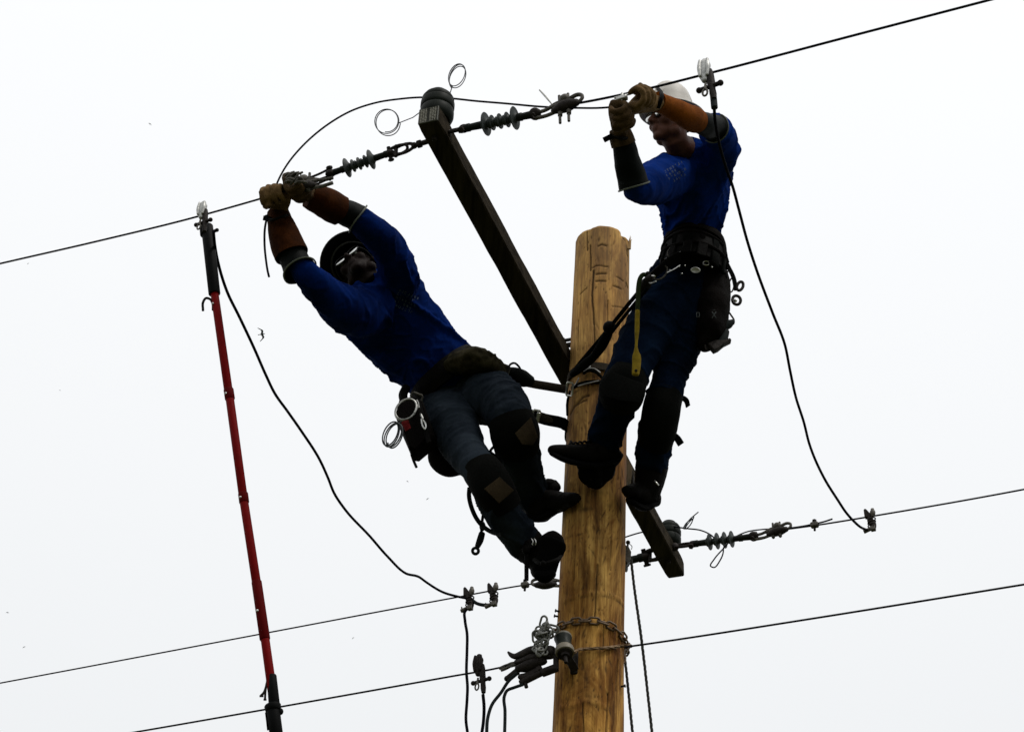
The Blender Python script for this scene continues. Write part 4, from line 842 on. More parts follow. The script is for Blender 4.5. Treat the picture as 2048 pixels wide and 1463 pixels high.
# ================================================================== the worker leaning left of the pole
PL = thing('person', at(1090, 1130, -.05), 'worker in blue shirt and black hat leaning far back left of the pole, arms overhead', 'person', 'line workers on the pole')
LT = rows([(898, 758, -.04, 73, 70), (873, 734, -.06, 76, 66), (835, 692, -.09, 80, 64), (797, 650, -.14, 85, 66), (768, 616, -.19, 90, 66), (760, 600, -.20, 84, 60), (757, 594, -.20, 66, 46)])
LAL = rows([(775, 590, -.25, 50), (797, 562, -.31, 43), (786, 519, -.42, 38), (764, 479, -.53, 34.5), (737, 455, -.60, 30), (718, 440, -.635, 26), (704, 431, -.65, 21)])
LAR = rows([(735, 620, -.30, 56), (696, 622, -.44, 43), (654, 589, -.58, 35), (625, 562, -.66, 31), (608, 543, -.695, 26), (598, 530, -.705, 22)])
LFL = rows([(711, 434, -.64, 22), (650, 404, -.72, 19), (622, 390, -.75, 18), (596, 374, -.76, 17)])
LFR = rows([(598, 536, -.70, 22), (565, 455, -.735, 19), (556, 425, -.74, 18), (551, 392, -.745, 17)])
LLL = rows([(930, 786, .06, 58, 52), (970, 790, -.10, 54), (1008, 812, -.22, 46), (1024, 848, -.27, 44), (1032, 890, -.20, 43), (1046, 935, -.10, 39), (1060, 980, -.03, 34), (1070, 1003, .0, 32)])
LLR = rows([(884, 806, .0, 58, 52), (905, 850, -.12, 50), (934, 905, -.24, 40), (966, 948, -.33, 37), (988, 984, -.33, 37), (1010, 1032, -.28, 37), (1035, 1064, -.22, 34), (1054, 1088, -.17, 33)])
LPV = rows([(912, 770, .02, 66, 60), (896, 792, .02, 62, 58)])
kL = .98
HLo = at(718, 541, -.27); _v = nrm(HLo - CAM); _e = nrm(-.65 * RIGHT + .76 * UP); AXL = head_axes(.883 * _v + .469 * _e, .883 * _e - .469 * _v)
# body: one continuous figure
mb = MB(); HL, axl = head_forms(mb, HLo, AXL, kL)
mb.loft([[*at(756, 590, -.2), .058, .055], [*at(748, 572, -.23), .056, .055], [*(HLo - AXL[2] * .08 - AXL[1] * .012), .054, .056], [*(HLo - AXL[1] * .01), .05, .05]], 18, 4)
for q in (LT, LLL, LLR, LPV): mb.loft(shrink(q, .74), 20, 4)
for q in (LAL, LAR): mb.loft(shrink(q, .42), 20, 4)
for q in (LFL, LFR): mb.loft(shrink(q, .6), 16, 4)
for q in ([(1070, 1003, .0, 22), (1078, 1010, .0, 20), (1120, 1000, -.04, 14)], [(1054, 1088, -.17, 22), (1080, 1120, -.18, 20), (1100, 1092, -.22, 15)]): mb.loft(rows(q), 14, 3)
fused('body', mb, MT['skin2'], PL, .0058, 2)
# clothing
mb = MB(); mb.loft(LT, 30, 5); mb.loft(LAL, 24, 5); mb.loft(LAR, 24, 5)
mb.loft(rows([(758, 592, -.21, 42, 36), (752, 584, -.23, 38, 33)]), 20, 3)
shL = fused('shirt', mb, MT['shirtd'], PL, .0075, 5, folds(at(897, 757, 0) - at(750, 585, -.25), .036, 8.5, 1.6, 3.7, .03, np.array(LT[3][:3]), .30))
printed(PL, shL, 812, 604, .86, .38, 5, 7, 6.6, 7.6, 3)
mb = MB()
for q in (LLL, LLR, LPV): mb.loft(q, 26, 5)
fused('trousers', mb, MT['denim'], PL, .0075, 4, folds(at(1000, 960, -.3) - at(890, 800, 0), .014, 5, 13, 8.1, .1))
# boots
mb = MB()
mb.loft(rows([(1062, 985, -.01, 32), (1074, 1006, 0, 31), (1084, 1016, .0, 28)]), 20, 4); mb.loft(rows([(1070, 1018, .02, 22, 24), (1095, 1006, -.01, 27, 26), (1125, 1002, -.06, 19, 24), (1146, 997, -.115, 13, 18)]), 20, 5)
bo = fused('boot', mb, MT['boot'], PL, .0055, 2, lambda P, N: .002 * vnoise(P * 40)); bo['label'] = 'boot braced on the left pole edge'
mb = MB(); mb.loft(rows([(1060, 1034, .03, 9, 24), (1082, 1034, .01, 10, 24), (1105, 1024, -.03, 8, 22)]), 14, 4); part('sole', mb, MT['sole'], bo)
mb = MB(); mb.ball(at(1098, 972, -.02), px(bo and HLo, 17), None, (1.2, 1, .8)); mb.ball(at(1109, 976, -.03), px(HLo, 12)); part('laces', wob(mb, .004, 40), MT['leather'], bo)
mb = MB()
mb.loft(rows([(1050, 1080, -.17, 33), (1066, 1100, -.175, 33), (1080, 1116, -.17, 30)]), 20, 4); mb.loft(rows([(1086, 1138, -.165, 27, 24), (1094, 1112, -.19, 28, 26), (1104, 1086, -.225, 27, 20), (1108, 1080, -.23, 24, 18)]), 22, 5)
bo = fused('boot', mb, MT['boot'], PL, .0055, 2, lambda P, N: .002 * vnoise(P * 40)); bo['label'] = 'boot with its sole turned to the viewer'
mb = MB(); q0, q1 = at(1086, 1146, -.225), at(1109, 1080, -.285)
mb.loft([[*q0, px(q0, 20), .010], [*(q0 * .75 + q1 * .25), px(q0, 24), .010], [*(q0 * .45 + q1 * .55), px(q0, 23), .010], [*(q0 * .1 + q1 * .9), px(q0, 27), .010], [*q1, px(q0, 24), .010]], 22, 5, True)
mb.loft(rows([(1078, 1150, -.225, 11, 14), (1090, 1153, -.225, 13, 14), (1102, 1148, -.225, 10, 14)]), 14, 3)
so = part('sole', mb, MT['sole'], bo)
mb = MB(); mb.tube([at(1068, 1118, -.26), at(1085, 1127, -.29), at(1110, 1120, -.29), at(1124, 1108, -.24)], px(q0, 4), 8, 4); mb.ball(at(1086, 1126, -.295), px(q0, 6)); part('stirrup', mb, MT['leather'], so)
# climbing irons
mb = MB(); mb.ribbon([at(1037, 1086, -.21), at(1053, 1088, -.23), at(1075, 1078, -.22)], px(q0, 26), .012, nrm(at(1060, 1105, -.2) - at(1050, 1075, -.2)), 4); mb.cyl(at(1053, 1098, -.22), at(1053, 1160, -.20), px(q0, 4.6), 10); mb.ball(at(1052, 1098, -.225), px(q0, 9), None, (1, 1, 1.2)); ci = part('climbing_iron', mb, MT['leather'], PL)
for x_ in (1063, 1069): mb = MB(); mb.tube([at(x_, 1077, -.27), at(x_ + 3, 1083, -.275), at(x_ + 2, 1089, -.27)], px(q0, 1.3), 6, 3); part('buckle_tongue', mb, MT['chrome'], ci)
# knee pads
kp = knee_pad(PL, [(962, 936, -.33, 38, 38), (988, 978, -.345, 42, 42), (1008, 1016, -.30, 38, 38)], 'padd')
mb = MB(); pq = [at(968, 977, -.44), at(999, 953, -.44), at(1028, 980, -.42), at(998, 1006, -.42)]; mb.prism(pq, dn(pq[0]) * .02); part('pad_face', mb, MT['pad'], kp)
kp = knee_pad(PL, [(1022, 838, -.27, 46, 46), (1030, 866, -.255, 50, 48), (1034, 896, -.20, 45, 45)], 'padd')
mb = MB(); pq = [at(1030, 866, -.37), at(1062, 834, -.33), at(1076, 873, -.30), at(1066, 890, -.30), at(1044, 888, -.34)]; mb.prism(pq, dn(pq[0]) * .022); part('pad_face', mb, MT['pad'], kp)
# gloves
gR = tN(550, 392); glove(PL, at(557, 430, -.735), gR, WD, 1, 1.0, 'glove', 1.0)
gL = tN(594, 374); glove(PL, at(626, 393, -.75), gL, nrm(CN + V(0, 0, -.15)), 1, 1.02, 'gloved', 6.0, 1, 1)
gauntlet(PL, [(555, 425, -.738, 22), (561, 448, -.735, 26), (573, 485, -.72, 33), (583, 511, -.71, 35)], 'cuffd', 'leather_cuff', None, 2)
gauntlet(PL, [(578, 498, -.715, 27), (590, 522, -.705, 29), (598, 537, -.70, 33), (600, 540, -.70, 35)], 'rubber', 'rubber_sleeve', 'rim', 3)
gauntlet(PL, [(618, 390, -.75, 27), (640, 400, -.73, 30), (665, 413, -.70, 32), (682, 422, -.68, 31)], 'cuffd', 'leather_cuff', None, 4)
gauntlet(PL, [(674, 418, -.69, 25), (695, 427, -.66, 27), (713, 436, -.642, 29), (716, 438, -.64, 31)], 'rubber', 'rubber_sleeve', 'rim', 5)
mb = MB(); mb.box(at(534, 437, -.77), (px(gR, 8), px(gR, 6), px(gR, 5)), np.array([nrm(IR - IU * .2), dn(gR), nrm(IU + IR * .2)])); mb.tube([at(532, 432, -.76), at(545, 440, -.79), at(562, 434, -.80), at(576, 430, -.78)], px(gR, 3), 8, 3); part('wrist_strap', mb, MT['leather'], PL)
# head things
hard_hat(PL, HLo + AXL[1] * .012, AXL, 1.24, 'hatd', 'black full brim hard hat seen from below', 0.0, .077, 1.56, .044)
glasses(PL, HL, axl, kL); eyes(PL, HL, axl, kL)
mb = MB(); mb.ball(HL(0, -.03, .028), .090 * kL, axl, (.90, 1.02, .80)); part('hair', wob(mb, .003, 60), MT['hair'], PL)
# belt
be = band(PL, 'work_belt', [(880, 741, -.05, 79, 80), (893, 756, -.04, 82, 86), (908, 773, -.03, 80, 86)], 'leather')
for x_, y_, Y_ in ((1006, 742, -.16), (832, 800, -.14)): q = at(x_, y_, Y_); buckle(be, q, px(q, 11), px(q, 13), nrm(IR * .8 - IU * .3), nrm(IU + IR * .3), px(q, 2.3), 'steel', 'belt_ring')
mb = MB(); mb.tube([at(812, 775, -.08), at(806, 790, -.09), at(812, 806, -.1), at(826, 812, -.11)], px(HLo, 9), 10, 4); part('belt_loop', mb, MT['leather'], be)
# seat strap of canvas below the thigh
mb = MB(); mb.loft(rows([(866, 893, -.06, 10, 20), (876, 918, -.05, 20, 22), (898, 932, -.05, 22, 24), (922, 936, -.06, 14, 20)]), 16, 5); part('thigh_strap_pad', mb, MT['bagd'], PL)

# things hanging on the leaning worker
mb = MB(); mb.loft(rows([(906, 732, -.16, 20, 24), (925, 725, -.19, 24, 30), (955, 722, -.19, 27, 34), (984, 734, -.18, 21, 28), (1002, 745, -.15, 13, 18)]), 24, 5)
o = bpy.data.objects; q = at(952, 722, -.15); pf_ = thing('belt_pouch', q, 'crumpled olive canvas pouch on the belt front of the leaning worker', 'pouch'); fused('pouch_body', mb, MT['bag'], pf_, .006, 2, folds(at(1000, 745, -.1) - at(906, 728, -.1), .014, 9, 9, 2.2))
q = at(828, 862, -.2); bg_ = thing('tool_pouch', q, 'dark slanted tool pouch with red patch on the hip of the leaning worker', 'pouch')
mb = MB(); mb.prism([at(x, y, -.20) for x, y in ((795, 842), (802, 812), (828, 802), (850, 812), (872, 880), (856, 894), (834, 912), (822, 909), (812, 884))], V(.02, .09, 0)); part('pouch_body', wob(mb, .004, 25), MT['bagd'], bg_)
mb = MB(); mb.prism([at(x, y, -.255) for x, y in ((801, 842), (816, 839), (822, 856), (811, 862))], V(0, .006, 0)); part('red_patch', mb, MT['tagred'], bg_)
mb = MB(); mb.tube([at(823, 908, -.2), at(827, 920, -.2), at(833, 934, -.2)], px(q, 2.8), 8, 3); part('strap_end', mb, MT['leather'], bg_)
mb = MB(); mb.ribbon([at(838, 806, -.25), at(846, 840, -.255), at(858, 884, -.25)], px(q, 10), .006, IR); part('pouch_seam', mb, MT['leather'], bg_)
mb = MB(); mb.tube([at(843, 838, -.27), at(845, 850, -.27), at(850, 858, -.27), at(852, 852, -.27), at(848, 842, -.27)], px(q, 1.7), 7, 3, True); mb.cyl(at(842, 828, -.27), at(846, 838, -.27), px(q, 2), 8); solo('snap_hook', mb, MT['chrome'], 'small bright snap hook at the hip of the leaning worker', 'hook')
tP = lambda x, y: at(x, y, -.27)
coil(811, 819, 25, 18, -.75, 3.2, [(838, 815), (834, 800)], tP, 1.6, 1.5, 'bright wire coil lying over the dark tool pouch top', 'wire coil', 'wire_coil', 'alu', 'bright wire coils at the hip', .004)
coil(779, 866, 26, 14, -1.15, 3.6, [(806, 840), (795, 846)], tP, 5.5, 1.5, 'bright wire coil dangling free left of the tool pouch', 'wire coil', 'wire_coil', 'thin', 'bright wire coils at the hip', .004)
# wrench hanging behind the knee, hoop and straps
q = at(955, 1088, -.2); t_ = thing('spanner', q, 'dark spanner with a ring end hanging below the knee of the leaning worker', 'tool')
mb = MB(); mb.loft([[*at(964, 1066, -.2), px(q, 6.5), px(q, 4)], [*at(960, 1080, -.2), px(q, 7), px(q, 4)], [*at(955, 1092, -.2), px(q, 5.5), px(q, 3.5)]], 12, 4); part('handle', mb, MT['rubber'], t_)
mb = MB(); mb.tube([at(951 + 6 * math.cos(a_), 1101 + 6 * math.sin(a_), -.2) for a_ in np.linspace(0, 6.283, 19)[:-1]], px(q, 3.2), 8, 1, True); part('ring_end', mb, MT['rubber'], t_)
mb = MB(); mb.tube([at(966, 1030, -.24), at(964, 1044, -.22), at(963, 1062, -.2)], px(q, 3), 8, 3); mb.ball(at(965, 1052, -.21), px(q, 8), None, (.8, .8, 1.4)); part('lanyard', mb, MT['webd'], t_)
wire('leg_hoop', [at(939, 975, -.30), at(938, 990, -.28), at(943, 1014, -.26), at(957, 1042, -.24), at(974, 1058, -.24), at(988, 1065, -.25), at(1004, 1067, -.28)], px(q, 4.6), MT['rubber'], 'black bent hoop curving behind the lower leg of the leaning worker', 'strap')
wire('leg_lanyard', [at(990, 890, -.22), at(981, 902, -.2), at(996, 915, -.19), at(1005, 940, -.18), at(1016, 968, -.2), at(1022, 984, -.25)], px(q, 3.0), MT['webd'], 'thin dark lanyard between the two legs of the leaning worker', 'strap')

# pole straps of the leaning worker
sp_ = thing('pole_strap', at(1070, 770, -.1), 'pole strap with a thick grip running from the belt to the pole', 'strap', 'safety straps round the pole')
def wrap(y0, a0, a1_, w_, t_, lift=.006, dz=0.0, n_=14):
    z_ = on_pole(1180, y0)[1]; return [polept(a_, z_ + dz * (a_ - a0) / (a1_ - a0), lift) for a_ in np.linspace(a0, a1_, n_)]
mb = MB(); e_ = at(1136, 779, -.06); mb.ribbon([at(1010, 752, -.14), at(1060, 766, -.11), at(1100, 773, -.08), e_], px(e_, 17), .005, IU); part('webbing', mb, MT['web'], sp_)
mb = MB(); mb.loft(rows([(1012, 744, -.15, 11, 9), (1030, 750, -.13, 16, 11), (1046, 757, -.12, 17, 11), (1060, 762, -.11, 12, 9)]), 18, 5); part('grip', mb, MT['rubber'], sp_)
mb = MB(); mb.tube([at(1016, 742, -.15), at(1020, 729, -.15), at(1030, 726, -.14), at(1038, 733, -.13), at(1043, 746, -.13)], px(e_, 2.2), 8, 4); part('pull_loop', mb, MT['cable'], sp_)
mb = MB(); mb.box(at(1008, 740, -.16), (px(e_, 10), px(e_, 7), px(e_, 12)), np.array([nrm(IR - IU * .4), dn(e_), nrm(IU + IR * .4)]), .004); part('adjuster', mb, MT['iron'], sp_)
buckle(sp_, at(1139, 778, -.09), px(e_, 6), px(e_, 13), nrm(IR - IU * .2), nrm(IU + IR * .1), px(e_, 2.2), 'chrome', 'end_ring')
mb = MB(); w1 = on_pole(1147, 777); w2 = on_pole(1198, 765); mb.tube([polept(w1[0] + (w2[0] - w1[0]) * t, w1[1] + (w2[1] - w1[1]) * t, .006) for t in np.linspace(0, 1, 9)] + [polept(w2[0] + .6, w2[1], .006), polept(w2[0] + 1.2, w2[1] - .01, .006)], px(e_, 4), 8, 2)
mb.tube([polept(on_pole(1143, 782)[0], on_pole(1143, 782)[1], .006), polept(*on_pole(1137, 800), .004), polept(*on_pole(1136, 830), .003)], px(e_, 2.4), 8, 3); part('cinch_cord', mb, MT['webd'], sp_)
mb = MB(); mb.tube([polept(*on_pole(1160, 775), .014), polept(*on_pole(1178, 770), .014), polept(*on_pole(1198, 765), .014)], px(e_, 1.5), 6, 2); mb.tube([polept(*on_pole(1152, 775), .012), polept(*on_pole(1157, 768), .012), polept(*on_pole(1161, 758), .012)], px(e_, 1.5), 6, 2); part('lit_edge', mb, MT['alu'], sp_)  # bright strips paint the light along the cinch cord
sp2 = thing('pole_strap', at(1100, 840, -.05), 'wide black pole strap with a bright buckle behind the knee of the leaning worker', 'strap', 'safety straps round the pole')
mb = MB(); zs = at(1132, 851, -.02)[2]; mb.ribbon([at(1035, 824, .03), at(1060, 829, .02), at(1090, 838, .0), at(1132, 851, -.02)] + [polept(a_, zs + .0, .005) for a_ in (-1.62, -1.9, -2.3)], px(e_, 23), .006, IU); part('webbing', mb, MT['webd'], sp2)
mb = MB(); mb.ribbon([at(1080, 833, -.012), at(1092, 837, -.016), at(1106, 842, -.018)], [px(e_, 14), px(e_, 15), px(e_, 6)], .004, IU); part('strap_end', mb, MT['web'], sp2)
buckle(sp2, at(1072, 832, -.015), px(e_, 7), px(e_, 12), nrm(IR - IU * .2), nrm(IU + IR * .2), px(e_, 2.4)); mb = MB(); mb.box(at(1076, 833, -.02), (px(e_, 3.4), .004, px(e_, 8.5)), np.array([nrm(IR - IU * .2), dn(e_), nrm(IU + IR * .2)]), .002); part('buckle_bar', mb, MT['chrome'], sp2)
mb = MB(); mb.box(at(1056, 824, .0), (px(e_, 9), .008, px(e_, 5)), np.array([nrm(IR - IU * .3), dn(e_), IU])); part('strap_keeper', mb, MT['rubber'], sp2)

# ================================================================== the worker standing on the right of the pole
PR = thing('person', at(1260, 960, -.1), 'worker in blue shirt and white hat standing high on the right of the pole', 'person', 'line workers on the pole')
RT = rows([(1388, 500, -.44, 58, 52), (1387, 468, -.48, 57, 52), (1387, 430, -.53, 64, 56), (1386, 395, -.58, 70, 58), (1386, 360, -.63, 73, 58), (1384, 330, -.68, 68, 54), (1377, 305, -.73, 42, 38)])
RAR = rows([(1352, 345, -.70, 46), (1325, 358, -.80, 42), (1298, 370, -.96, 39), (1282, 377, -1.05, 31), (1269, 370, -1.105, 26)])
RAL = rows([(1405, 335, -.68, 46), (1430, 312, -.75, 40), (1440, 282, -.86, 33), (1430, 256, -.98, 28)])
RFR = rows([(1272, 378, -1.10, 22), (1256, 330, -1.16, 19), (1244, 285, -1.22, 17), (1236, 240, -1.27, 16)])
RFL = rows([(1430, 256, -.98, 20), (1380, 234, -1.12, 18), (1325, 208, -1.25, 17), (1285, 197, -1.29, 16)])
RLR = rows([(1350, 560, -.42, 54, 54), (1332, 610, -.42, 54), (1298, 665, -.43, 50), (1264, 722, -.43, 44), (1247, 768, -.42, 42), (1233, 812, -.34, 36), (1218, 850, -.26, 37), (1210, 878, -.21, 35)])
RLL = rows([(1385, 560, -.38, 62, 56), (1372, 620, -.38, 58), (1358, 690, -.37, 43), (1341, 750, -.355, 34), (1324, 805, -.335, 34), (1314, 855, -.25, 36), (1307, 900, -.18, 34), (1303, 935, -.12, 32)])
RPV = rows([(1388, 520, -.42, 60, 54), (1378, 560, -.41, 68, 58), (1362, 600, -.41, 72, 58)])
kR = .94
HRo = at(1343, 241, -.84); AXR = head_axes((-.04, -.22, 1), (-.86, -.48, -.16))
mb = MB(); HR, axr = head_forms(mb, HRo, AXR, kR)
mb.loft([[*at(1376, 302, -.72), .056, .054], [*(HRo - AXR[2] * .085 - AXR[1] * .015), .052, .054], [*(HRo - AXR[1] * .01), .05, .05]], 18, 4)
for q in (RT, RLR, RLL, RPV): mb.loft(shrink(q, .74), 20, 4)
for q in (RAR, RAL): mb.loft(shrink(q, .42), 20, 4)
for q in (RFR, RFL): mb.loft(shrink(q, .6), 16, 4)
for q in ([(1210, 878, -.21, 24), (1205, 896, -.2, 20), (1150, 905, -.23, 13)], [(1303, 935, -.12, 22), (1296, 975, -.1, 20), (1270, 985, -.11, 15)]): mb.loft(rows(q), 14, 3)
fused('body', mb, MT['skin'], PR, .0058, 2)
mb = MB(); mb.loft(RT, 30, 5); mb.loft(RAR, 24, 5); mb.loft(RAL, 24, 5); mb.loft(rows([(1378, 315, -.71, 44, 40), (1374, 302, -.73, 37, 34)]), 20, 3)
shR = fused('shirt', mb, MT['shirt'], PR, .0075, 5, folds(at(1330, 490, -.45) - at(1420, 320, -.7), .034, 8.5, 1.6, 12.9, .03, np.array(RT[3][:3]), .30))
mb = MB(); _c = at(1372, 300, -.735); _a, _f, _u = head_axes(nrm(HRo - _c), AXR[1]); mb.tube([_c + .066 * (math.cos(t) * _a + math.sin(t) * _f) for t in np.linspace(0, 2 * math.pi, 33)[:-1]], .0075, 8, 1, True); part('collar', mb, MT['shirt'], shR)
printed(PR, shR, 1354, 345, .86, -.5, 4, 7, 6.0, 8.0, 5)
mb = MB()
for q in (RLR, RLL, RPV): mb.loft(q, 26, 5)
fused('trousers', mb, MT['denim2'], PR, .0075, 4, folds(at(1250, 770, -.4) - at(1345, 590, -.4), .013, 5, 13, 4.4, .1))
# boots
mb = MB(); mb.loft(rows([(1212, 876, -.21, 33), (1205, 892, -.20, 30), (1200, 902, -.20, 27)]), 20, 4); mb.loft(rows([(1228, 910, -.17, 15, 22), (1200, 908, -.19, 21, 24), (1165, 906, -.23, 20, 24), (1132, 903, -.26, 15, 22), (1108, 900, -.28, 11, 18)]), 20, 5)
bo = fused('boot', mb, MT['boot'], PR, .0052, 2, lambda P, N: .002 * vnoise(P * 40)); bo['label'] = 'boot pointing left across the pole face'
mb = MB(); mb.loft(rows([(1230, 922, -.17, 6, 22), (1195, 930, -.19, 6, 22), (1158, 926, -.23, 6, 24), (1125, 917, -.27, 6, 22), (1106, 908, -.29, 5, 18)]), 14, 5); mb.loft(rows([(1214, 928, -.16, 8, 20), (1228, 924, -.16, 9, 20), (1238, 914, -.16, 7, 18)]), 12, 3); part('sole', mb, MT['sole'], bo)
mb = MB()
for i in range(5): mb.tube([at(1138 + i * 9, 889 - i * 1.2, -.27), at(1142 + i * 9, 885 - i, -.25), at(1147 + i * 9, 888 - i, -.23)], px(HRo, 2.2), 6, 3)
part('laces', mb, MT['leather'], bo)
mb = MB(); mb.loft(rows([(1304, 930, -.13, 33), (1300, 955, -.11, 31), (1294, 984, -.09, 27)]), 20, 4); mb.loft(rows([(1302, 996, -.06, 20, 24), (1285, 990, -.09, 26, 26), (1268, 984, -.12, 18, 24), (1260, 982, -.14, 12, 20)]), 20, 5)
bo = fused('boot', mb, MT['boot'], PR, .0052, 2, lambda P, N: .002 * vnoise(P * 40)); bo['label'] = 'boot standing above the crossarm'
mb = MB(); mb.loft(rows([(1304, 1010, -.06, 6, 22), (1285, 1014, -.09, 7, 24), (1264, 1004, -.13, 6, 20)]), 14, 5); part('sole', mb, MT['sole'], bo)
mb = MB(); mb.loft(rows([(1228, 926, -.155, 8, 16), (1214, 940, -.15, 22, 16), (1192, 944, -.15, 30, 14), (1172, 938, -.15, 25, 12), (1160, 930, -.16, 10, 10)]), 16, 4); mb.loft(rows([(1208, 956, -.14, 12, 12), (1196, 966, -.13, 15, 10), (1182, 966, -.13, 11, 10)]), 12, 3); wob(mb, .010, 26); mb.cyl(at(1196, 930, -.19), at(1196, 968, -.135), px(HRo, 9), 10); ci = part('climbing_iron', mb, MT['leather'], PR)
mb = MB(); mb.lathe(at(1185, 955, -.15), at(1172, 972, -.10) - at(1185, 955, -.15), [(0, .012), (.02, .011), (.05, .002)], 8); part('gaff', mb, MT['iron'], ci)
mb = MB(); q = at(1318, 990, -.1); mb.ribbon([at(1312, 958, -.14), at(1320, 972, -.13), at(1319, 986, -.13)], px(q, 6), .005, IR); mb.tube([at(1316 + 3.4 * math.cos(a_), 999 + 3.4 * math.sin(a_), -.13) for a_ in np.linspace(0, 6.283, 13)[:-1]], px(q, 1.5), 6, 1, True); mb.cyl(at(1318, 984, -.13), at(1317, 995, -.13), px(q, 1.4), 6); ci = part('climbing_iron', mb, MT['leather'], PR)
mb = MB(); mb.tube([at(1309, 961, -.17), at(1313, 965, -.175), at(1317, 970, -.17)], px(q, 1.8), 6, 2); part('buckle_tongue', mb, MT['chrome'], ci); mb = MB(); mb.cyl(at(1266, 950, -.06), at(1266, 968, -.06), px(q, 2), 8); mb.cyl(at(1279, 900, -.2), at(1276, 920, -.17), px(q, 1.6), 8); part('shank_rod', mb, MT['iron'], ci)
# knee pads and flapping straps
kp = knee_pad(PR, [(1257, 752, -.44, 42, 44), (1246, 776, -.435, 46, 47), (1241, 798, -.39, 44, 45)], 'padd')
mb = MB(); pq = [at(1200, 768, -.53), at(1222, 742, -.52), at(1288, 768, -.52), at(1280, 804, -.50), at(1240, 800, -.52), at(1206, 790, -.53)]; mb.prism(pq, dn(pq[0]) * .02); part('pad_face', mb, MT['padd'], kp)
kp = knee_pad(PR, [(1330, 788, -.345, 37, 38), (1321, 830, -.33, 39, 40), (1312, 885, -.23, 35, 36)], 'padd')
mb = MB(); mb.ribbon([at(1352, 800, -.3), at(1366, 796, -.29), at(1372, 800, -.28), at(1376, 812, -.28)], px(HRo, 11), .006, nrm(IU + IR * .6)); mb.ribbon([at(1340, 868, -.25), at(1352, 874, -.25), at(1362, 888, -.25)], px(HRo, 14), .006, nrm(IU + IR * .9)); part('pad_strap', mb, MT['webd'], kp)
# gloves: image-left hand points up, image-right hand reaches left
gA = tN(1241, 230); glove(PR, at(1243, 280, -1.225), gA, nrm(CN + UP * .30), -1, 1.0, 'gloved', 9.0, 1, 1)
gB = tN(1279, 196); glove(PR, at(1320, 206, -1.25), gB, nrm(CN * .9 - UP * .55), 1, 1.02, 'glove', 14.0, 1, 1)
gauntlet(PR, [(1243, 272, -1.225, 22), (1254, 320, -1.17, 26), (1264, 358, -1.115, 30), (1268, 372, -1.10, 32)], 'rubber', 'rubber_sleeve', 'rim', 6)
gauntlet(PR, [(1241, 262, -1.235, 21), (1243, 275, -1.225, 24), (1247, 288, -1.21, 25)], 'gloved', 'glove_cuff', None, 7)
gauntlet(PR, [(1314, 204, -1.26, 20), (1335, 213, -1.22, 22), (1364, 228, -1.17, 24.5), (1393, 241, -1.10, 26)], 'cuff', 'leather_cuff', None, 8)
gauntlet(PR, [(1388, 239, -1.11, 21), (1410, 248, -1.06, 24), (1426, 255, -1.0, 26), (1430, 257, -.99, 28)], 'rubber', 'rubber_sleeve', 'rim', 9)
mb = MB(); mb.box(at(1216, 276, -1.24), (px(HRo, 9), px(HRo, 5), px(HRo, 5)), np.array([nrm(IR + IU * .5), dn(HRo), nrm(IU - IR * .5)])); mb.tube([at(1224, 272, -1.24), at(1244, 277, -1.26), at(1264, 272, -1.22)], px(HRo, 3), 8, 3); part('wrist_strap', mb, MT['leather'], PR)
mb = MB(); mb.tube([at(1316, 178, -1.22), at(1322, 186, -1.27), at(1322, 200, -1.30), at(1316, 216, -1.28)], px(HRo, 4), 8, 3); part('wrist_strap', mb, MT['leather'], PR)
# head things
hat, hc, hu, hf, hr = hard_hat(PR, HRo, AXR, .98, 'hatw', 'white full brim hard hat', 0.0, .076, 1.66, .040)
mb = MB(); sr = AXR[0]; q = hc + hu * .055 + hr * 1.0 * (.93 * .94 * -sr * -1 + 0 * hf) ; ctr = hc + hu * .06 * .98 + sr * hr * .93 * .985; mb.lathe(ctr - sr * .002, sr, [(0, .020), (.003, .020), (.004, .018)], 20); st_ = part('hat_sticker', mb, MT['trim'], hat)
mb = MB(); mb.box(ctr + sr * .004, (.002, .010, .003), np.array([sr, hf, hu])); mb.box(ctr + sr * .004 + hu * .008, (.002, .007, .0025), np.array([sr, hf, hu])); mb.box(ctr + sr * .004 - hu * .008, (.002, .008, .0025), np.array([sr, hf, hu])); part('sticker_print', mb, MT['frame'], st_)
glasses(PR, HR, axr, kR); eyes(PR, HR, axr, kR)
mb = MB(); mb.ball(HR(0, -.03, .028), .090 * kR, axr, (.90, 1.02, .80)); part('hair', wob(mb, .003, 60), MT['hair'], PR)
# belt
def edging(par, row, k_=1.03):
    p = at(row[0], row[1], row[2]); T = nrm(at(*row[5]) - p); a1_ = nrm(np.cross(T, nrm(p - CAM))); a2 = np.cross(a1_, T); ra, rb = px(p, row[3]) * k_, px(p, row[4]) * k_
    mb = MB(); mb.tube([p + ra * math.cos(t) * a1_ + rb * math.sin(t) * a2 for t in np.linspace(0, 2 * math.pi, 41)[:-1]], .0065, 6, 1, True); part('belt_edging', wob(mb, .003, 20), MT['bagd'], par)
    for t in np.linspace(0, 2 * math.pi, 15)[:-1]:
        c = p + ra * math.cos(t) * a1_ + rb * math.sin(t) * a2; nn = nrm(math.cos(t) * a1_ * rb + math.sin(t) * a2 * ra); mb = MB(); mb.box(c + T * random.uniform(.02, .05), (random.uniform(.010, .022), .007, random.uniform(.018, .034)), np.array([np.cross(nn, T), nn, T]), .004); part('belt_loop', wob(mb, .004, 40), MT[random.choice(('leather', 'bagd', 'webd'))], par)
be = band(PR, 'work_belt', [(1388, 486, -.47, 59, 62), (1388, 500, -.47, 62, 66), (1386, 525, -.465, 65, 72), (1383, 545, -.46, 67, 74)], 'leather')
edging(be, (1388, 504, -.468, 62, 66, (1384, 540, -.461))); edging(be, (1386, 528, -.464, 65, 72, (1384, 545, -.461)))
